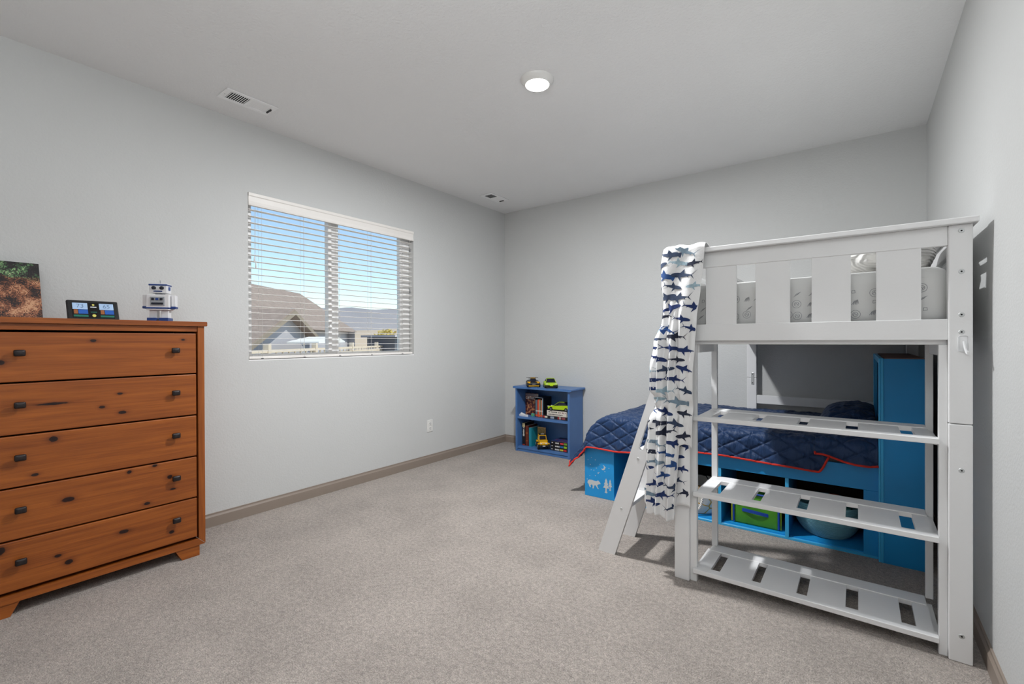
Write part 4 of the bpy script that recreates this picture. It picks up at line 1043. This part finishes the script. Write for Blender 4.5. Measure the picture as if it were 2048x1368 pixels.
# ------------------------------------------------------------------ shark print blanket hung on the corner post
sb = thing('shark_blanket', 'white blanket printed with blue sharks, gathered and hung over the loft corner post', 'blanket', (-.75, 2.37, .3))
mat('blanket_white', (238, 238, 238), .85, bump=.5, bscale=160)
XRT = [(.28, -.668), (.69, -.652), (1.06, -.647), (1.19, -.637), (1.31, -.630), (1.48, -.612), (1.56, -.600), (1.68, -.592)]
XLT = [(.28, -.878), (.36, -.884), (.56, -.878), (.77, -.862), (.87, -.838), (.92, -.842), (.96, -.856), (1.06, -.862), (1.19, -.836), (1.31, -.798), (1.42, -.793), (1.50, -.806), (1.60, -.812), (1.68, -.800)]
YFR = [(.28, 2.330), (.80, 2.338), (.88, 2.352), (.95, 2.336), (1.3, 2.338), (1.55, 2.344), (1.69, 2.346)]
CR, SIDE = .045, .035
def sect(z):
    xr, xl, yf = ip(XRT, z), ip(XLT, z), ip(YFR, z)
    return xr, xl, yf
def base_pt(s, z):
    xr, xl, yf = sect(z); lf_ = xr - xl - CR; arc = CR * PI / 2
    if s <= lf_: return Vector((xr - s, yf, z)), Vector((0, -1, 0))
    if s <= lf_ + arc:
        a = (s - lf_) / CR; return Vector((xl + CR - CR * math.sin(a), yf + CR - CR * math.cos(a), z)), Vector((-math.sin(a), -math.cos(a), 0))
    return Vector((xl, yf + CR + (s - lf_ - arc), z)), Vector((-1, 0, 0))
def length(z):
    xr, xl, yf = sect(z); return xr - xl - CR + CR * PI / 2 + SIDE
TOPP = [(.105, 1.58), (.105, 1.64), (.098, 1.672), (.080, 1.686), (.050, 1.692), (.020, 1.688), (.004, 1.676)]
NT = len(TOPP)
def fold(s, z):
    waist = math.exp(-((z - .885) / .030) ** 2)
    amp = .0150 * sstep(1.46, 1.22, z) * (1 - .8 * waist) * (.22 + .78 * sstep(.05, .11, s))
    ph = .6 * math.sin(z * 3.1) + .5 * nz(z * 2.2, 4)
    k = math.sin(2 * PI * (s * 19 + ph * .30) + .6) + .5 * math.sin(2 * PI * (s * 33 - ph * .5) + 1.2 + z * 2)
    low = .010 * sstep(.8, .45, z) * math.sin(2 * PI * s * 8 + 1)
    soft = .007 * sstep(1.64, 1.50, z) * math.sin(2 * PI * (s * 7 + .15) + z * 3) * sstep(1.2, 1.35, z)
    knot = sstep(.055, .085, s) * (.009 * math.exp(-((z - .885) / .016) ** 2) * (1 + .35 * math.sin(s * 90 + z * 60)) - .005 * math.exp(-((z - .925) / .012) ** 2) - .005 * math.exp(-((z - .845) / .012) ** 2))
    return amp * k + low + soft + knot + .004 * nz(s * 14, z * 5, 3)
def cloth(u, z, off=0.0):
    L = length(z); p, n_ = base_pt(u * L, z)
    return p + n_ * (fold(u * L, z) + .005 + off)
def hem(u):
    s = u * .30
    h_ = .685 + (.315 - .685) * sstep(.068, .088, s)
    return h_ + .012 * math.sin(s * 45) + .05 * sstep(.22, .30, s)
NZ = 150
def cloth_grid(u, t):
    k = t * (NT + NZ)
    if k < NT:
        i = min(int(k), NT - 1); d, z = TOPP[i]
        if i < NT - 1:
            d2, z2 = TOPP[i + 1]; f = k - i; d += (d2 - d) * f; z += (z2 - z) * f
        p, n_ = base_pt(u * length(1.66), 1.66); q = cloth(u, 1.66); q = q - n_ * d; q.z = z + .004 * math.sin(u * 17); return q
    f = (k - NT) / NZ; z = 1.672 + (hem(u) - 1.672) * f
    q = cloth(u, z); q.z += .004 * math.sin(u * 17) * sstep(1.6, 1.67, z); return q
co = B().grid(cloth_grid, 150, NT + NZ + 1).build('cloth', 'blanket_white', sb, smooth=True, fixn=False, angle=180)
md = co.modifiers.new('thickness', 'SOLIDIFY'); md.thickness = .003; md.offset = -1
def inner(u, t):
    z = .92 + (.375 - .92) * t; x = -.672 - .100 * u
    return Vector((x, 2.372 + .006 * math.sin(u * 9 + 1 + z * 2) - .006, z + .012 * math.sin(u * 5) * t))
io = B().grid(inner, 24, 40).build('inner_layer', 'blanket_white', sb, smooth=True, fixn=False, angle=180)
md = io.modifiers.new('thickness', 'SOLIDIFY'); md.thickness = .003; md.offset = 1
# shark print
for nm, c in (('shark_navy', (30, 50, 100)), ('shark_slate', (52, 66, 92)), ('shark_dark', (36, 42, 62)), ('shark_grey', (120, 140, 156)), ('shark_blue', (40, 76, 132)), ('shark_pale', (158, 182, 194))):
    mat(nm, c, .85, var=.18, vscale=90)
def tri_pts(a, b_, c, n):
    a, b_, c = Vector(a), Vector(b_), Vector(c); out = []
    P = {}
    for i in range(n + 1):
        for j in range(n + 1 - i): P[i, j] = a + (b_ - a) * (i / n) + (c - a) * (j / n)
    for i in range(n):
        for j in range(n - i):
            out.append((P[i, j], P[i + 1, j], P[i, j + 1]))
            if j < n - i - 1: out.append((P[i + 1, j], P[i + 1, j + 1], P[i, j + 1]))
    return out
def shark_tris(kind):
    tr = []; N = 14
    def up(t): return .085 * math.sin(PI * min(1, t * 1.02) ** .62) ** .9 + .012
    def dn(t): return -.070 * math.sin(PI * min(1, t * 1.02) ** .70) ** .9 - .010
    X = [i / N * .84 for i in range(N + 1)]
    for x0, x1 in zip(X, X[1:]):
        t0, t1 = x0 / .84, x1 / .84
        for f0, f1 in ((0, .5), (.5, 1)):
            def y(t, f): return dn(t) + (up(t) - dn(t)) * f
            a, b_, c, d = (x0, y(t0, f0)), (x1, y(t1, f0)), (x1, y(t1, f1)), (x0, y(t0, f1))
            tr += [(Vector(a), Vector(b_), Vector(c)), (Vector(a), Vector(c), Vector(d))]
    tr += tri_pts((.34, .07), (.54, .05), (.52, .24), 4)        # dorsal fin
    tr += tri_pts((.28, -.05), (.42, -.05), (.46, -.25), 4)     # pectoral fin
    tr += tri_pts((.82, .012), (.84, -.012), (1.02, .22), 4) + tri_pts((.80, -.01), (.85, .01), (.97, -.15), 4)   # tail
    tr += tri_pts((.64, -.03), (.71, -.02), (.72, -.09), 2)
    if kind: tr += tri_pts((-.02, .11), (.07, .08), (.03, -.01), 3) + tri_pts((-.02, -.10), (.07, -.07), (.03, .01), 3) + tri_pts((-.03, .10), (-.03, -.10), (.04, 0), 3)
    return tr
SH = (shark_tris(0), shark_tris(1))
R = random.Random(5)
groups = {}
def put_sharks(surf, normal_off, cells):
    for (cu, cz, Lm, ang, flip, kind, nm) in cells:
        bb_ = B()
        ca, sa = math.cos(ang), math.sin(ang)
        cache = {}
        for tri in SH[kind]:
            vs = []
            ok = True
            for p in tri:
                key = (round(p.x, 5), round(p.y, 5))
                if key not in cache:
                    x = (p.x - .5) * Lm * flip; y = p.y * Lm
                    q = surf(cu + x * ca - y * sa, cz + x * sa + y * ca)
                    cache[key] = None if q is None else bb_.bm.verts.new(q)
                vs.append(cache[key])
            if all(v is not None for v in vs) and len(set(vs)) == 3:
                try: bb_.bm.faces.new(vs)
                except ValueError: pass
        loose = [v for v in bb_.bm.verts if not v.link_faces]
        bmesh.ops.delete(bb_.bm, geom=loose, context='VERTS')
        if len(bb_.bm.faces) > 12: bb_.build('shark_print', nm, sb, smooth=True, fixn=False, angle=180)
def surf_main(s, z):
    if z > 1.675: return None
    L = length(z); u = s / L
    if u < .004 or u > .99 or z < hem(u) + .004: return None
    q = cloth(u, z, .0022); q.z += .004 * math.sin(u * 17) * sstep(1.6, 1.67, z); return q
def surf_in(s, z):
    if s < .002 or s > .098 or z < .40 or z > .91: return None
    p = inner(s / .10, (z - .92) / (.375 - .92)); return p + Vector((0, -.0045, 0))
names = ['shark_navy', 'shark_navy', 'shark_slate', 'shark_dark', 'shark_dark', 'shark_navy', 'shark_blue', 'shark_slate', 'shark_grey', 'shark_pale']
cells = []
row = 0; z = 1.645
while z > .33:
    s = .030 if row % 2 else .082
    while s < .29:
        cells.append((s + R.uniform(-.012, .012), z + R.uniform(-.010, .010), R.uniform(.088, .130), R.uniform(-.30, .40), R.choice((1, 1, -1)), 1 if R.random() < .14 else 0, R.choice(names)))
        s += .104
    z -= .053; row += 1
put_sharks(surf_main, 0, cells)
cells = [(.05 + R.uniform(-.03, .03), .44 + i * .06, R.uniform(.08, .1), R.uniform(-.3, .3), R.choice((1, -1)), 0, R.choice(names[:5])) for i in range(8)]
put_sharks(surf_in, 0, cells)
# ------------------------------------------------------------------ outside the window
mat('yard_soil', (206, 196, 180), .95, var=.10, vscale=.6)
mat('hill_rock', (150, 146, 146), .95, var=.16, vscale=.02, detail=6)
mat('hill_tan', (196, 176, 150), .95, var=.10, vscale=.1, detail=5)
mat('fence_wood', (206, 192, 172), .85, var=.08, vscale=6)
mat('fence_dark', (120, 108, 98), .9)
mat('shingle', (150, 134, 122), .95, var=.18, vscale=5, bump=.8, bscale=20, detail=6)
mat('siding', (176, 174, 178), .85)
mat('fascia', (142, 130, 114), .8)
mat('canopy_white', (240, 238, 232), .7)
GZ = -.80
struct(B().box(-3000, XL - T, -600, 1500, GZ - .3, GZ).build('yard_ground', 'yard_soil'), 'bare sunlit ground outside the window')
def hill(name, x0, x1, ya, yb, hf, m, label, nu=120, nv=14):
    def f(s, t):
        y = ya + (yb - ya) * s; x = x0 + (x1 - x0) * t
        k = math.sin(PI * t / 2) ** .8
        return Vector((x + 10 * nz(y * .01, 5), y, GZ - 2 + (hf(y) - GZ + 2) * k + (hf(y) * .10) * nz(x * .05, y * .05, 3) * k))
    return struct(B().grid(f, nu, nv).build(name, m, smooth=True, fixn=True, angle=180), label)
hill('hill_far', -150, -215, -150, 520, lambda y: 18.6 + 2.4 * nz(y * .021, 1.7) + 1.0 * nz(y * .07, 4) + .012 * (y - 120), 'hill_rock', 'bare grey hills on the horizon')
hill('hill_near', -34, -66, 20, 120, lambda y: 2.3 + .045 * (y - 30) + .3 * nz(y * .15, 2), 'hill_tan', 'low tan slope behind the fence', 60, 10)

u_ = Vector((-.611, .791, 0)); w_ = Vector((-.791, -.611, 0))
FO = Vector((-9, 3.9, 0))
def fence_m(s, extra=0): return Matrix(((u_.x, w_.x, 0, FO.x + u_.x * s), (u_.y, w_.y, 0, FO.y + u_.y * s), (0, 0, 1, 0), (0, 0, 0, 1)))
fn = thing('yard_fence', 'light wooden board fence outside the window', 'fence', (0, 0, GZ))
def fpart(s0, s1, w0, w1, z0, z1, nm, m):
    b = B().box(s0, s1, w0, w1, z0, z1); bmesh.ops.transform(b.bm, matrix=fence_m(0), verts=b.bm.verts[:]); return b.build(nm, m, fn)
bd0 = None; s = -2.2
while s < 13.5:
    if bd0 is None: bd0 = fpart(s, s + .136, 0, .02, GZ, .925, 'board', 'fence_wood'); s00 = s
    else: inst(bd0, fn, u_ * (s - s00))
    s += .142
for s in (-1.6, .7, 3.0, 5.75, 8.5, 11.2): fpart(s - .055, s + .055, -.03, .08, GZ, 1.17, 'post', 'fence_wood')
fpart(-2.2, 13.5, -.01, .05, .985, 1.045, 'top_rail', 'fence_wood'); fpart(-2.2, 13.5, .02, .05, .80, .88, 'back_rail', 'fence_dark')
s = -2.1; tp = None
while s < 13.4:
    if tp is None: tp = fpart(s, s + .03, 0, .03, .925, .985, 'baluster', 'fence_wood'); t00 = s
    else: inst(tp, fn, u_ * (s - t00))
    s += .284

HO = Vector((-15, 7.94, 0))
def hm(): return Matrix(((u_.x, w_.x, 0, HO.x), (u_.y, w_.y, 0, HO.y), (0, 0, 1, 0), (0, 0, 0, 1)))
hs = thing('neighbour_house', 'house with a grey gable and brown shingle roof outside the window', 'house', (-15, 7.94, GZ))
def hpart(b, nm, m, par=None):
    bmesh.ops.transform(b.bm, matrix=hm(), verts=b.bm.verts[:]); return b.build(nm, m, par or hs)
hpart(B().prism([(-2.2, GZ), (2.0, GZ), (2.0, 1.30), (0, 2.17), (-2.2, 1.25)], 'y', .35, 4.0), 'gable_wall', 'siding')
for sx, sl_, zz_ in ((-2.75, .43, 1.10), (2.15, .46, 1.30)):
    b = B(); x1 = sx
    b.prism([(0, 2.29), (x1, zz_), (x1, zz_ - .10), (0, 2.19)], 'y', 0, 5.0); hpart(b, 'gable_roof', 'shingle')
    b = B(); b.prism([(0, 2.24), (x1, zz_ - .02), (x1, zz_ - .16), (0, 2.10)], 'y', -.05, .0); hpart(b, 'bargeboard', 'fascia')
b = B()
A_ = [Vector(v) for v in ((-11.8, 2.26, 1.7), (-21.6, 14.9, 1.7), (-26.2, 14.2, 4.02), (-17.9, 3.6, 3.85), (-31.0, 13.6, 1.7), (-24.0, 4.9, 1.7), (-12.5, -3.0, 1.7))]
vs = [b.bm.verts.new(v) for v in A_]
for f in ((0, 1, 2, 3), (1, 4, 2), (4, 5, 3, 2), (5, 0, 3), (0, 5, 4, 1)): b.bm.faces.new([vs[i] for i in f])
b.build('main_roof', 'shingle', hs)
b = B(); 
for q0, q1 in ((A_[0], A_[1]), (A_[1], A_[4])):
    d = (Vector((-21, 8, 1.7)) - (q0 + q1) / 2).normalized() * .5
    p = [q0 + d, q1 + d]; vs = [b.bm.verts.new((v.x, v.y, z)) for v in p for z in (GZ, 1.72)]
    b.bm.faces.new((vs[0], vs[2], vs[3], vs[1]))
b.build('main_wall', 'siding', hs)
cn = thing('canopy', 'white peaked canopy roof in front of the neighbouring gable', 'canopy', (-14.2, 7.6, GZ))
def cpart(b, nm, m):
    bmesh.ops.transform(b.bm, matrix=hm(), verts=b.bm.verts[:]); return b.build(nm, m, cn)
cpart(B().prism([(-1.0, 1.20), (-.1, 1.30), (.62, 1.37), (1.35, 1.21), (1.35, 1.17), (-1.0, 1.15)], 'y', -1.2, -.2), 'roof', 'canopy_white')
for x in (-.9, 1.25): cpart(B().cyl((x, -.7, GZ), (x, -.7, 1.2), .03, seg=8), 'pole', 'canopy_white')
tr_ = thing('pale_tree', 'small yellow-green tree beyond the fence', 'tree', (-40, 31.2, GZ))
mat('leaf_yellow', (198, 178, 92), .8, var=.2, vscale=3); mat('bark', (110, 92, 74), .9)
B().cyl((-40, 31.2, GZ - 1), (-40, 31.2, 1.6), .12, .06, seg=8).build('trunk', 'bark', tr_)
b = B(); R = random.Random(3)
for i in range(420):
    a, r, h = R.uniform(0, 2 * PI), R.uniform(0, 1) ** .6 * 1.35, R.uniform(-.9, 1.0)
    k = math.sqrt(max(0, 1 - (h * .85) ** 2)); c = Vector((-40 + r * k * math.cos(a), 31.2 + r * k * math.sin(a), 1.55 + h * .85))
    d1 = Vector((R.gauss(0, 1), R.gauss(0, 1), R.gauss(0, 1))).normalized() * .22; d2 = d1.cross(Vector((R.gauss(0, 1), R.gauss(0, 1), R.gauss(0, 1)))).normalized() * .06
    b.bm.faces.new([b.bm.verts.new(c + e) for e in (d1, d2, -d1, -d2)])
o = b.build('foliage', 'leaf_yellow', tr_, fixn=False); o['kind'] = 'stuff'
sh_ = thing('garden_shed', 'dark grey shed at the right end of the fence', 'shed', (-14.3, 13.2, GZ))
mat('shed_grey', (92, 96, 104), .7)
B().box(-15.6, -13.9, 11.2, 14.2, GZ, 1.36).build('walls', 'shed_grey', sh_); B().box(-15.8, -13.7, 11.05, 14.4, 1.36, 1.44).build('roof', 'siding', sh_)
B().box(-13.905, -13.88, 12.2, 12.7, .95, 1.25).build('window', 'canopy_white', sh_)
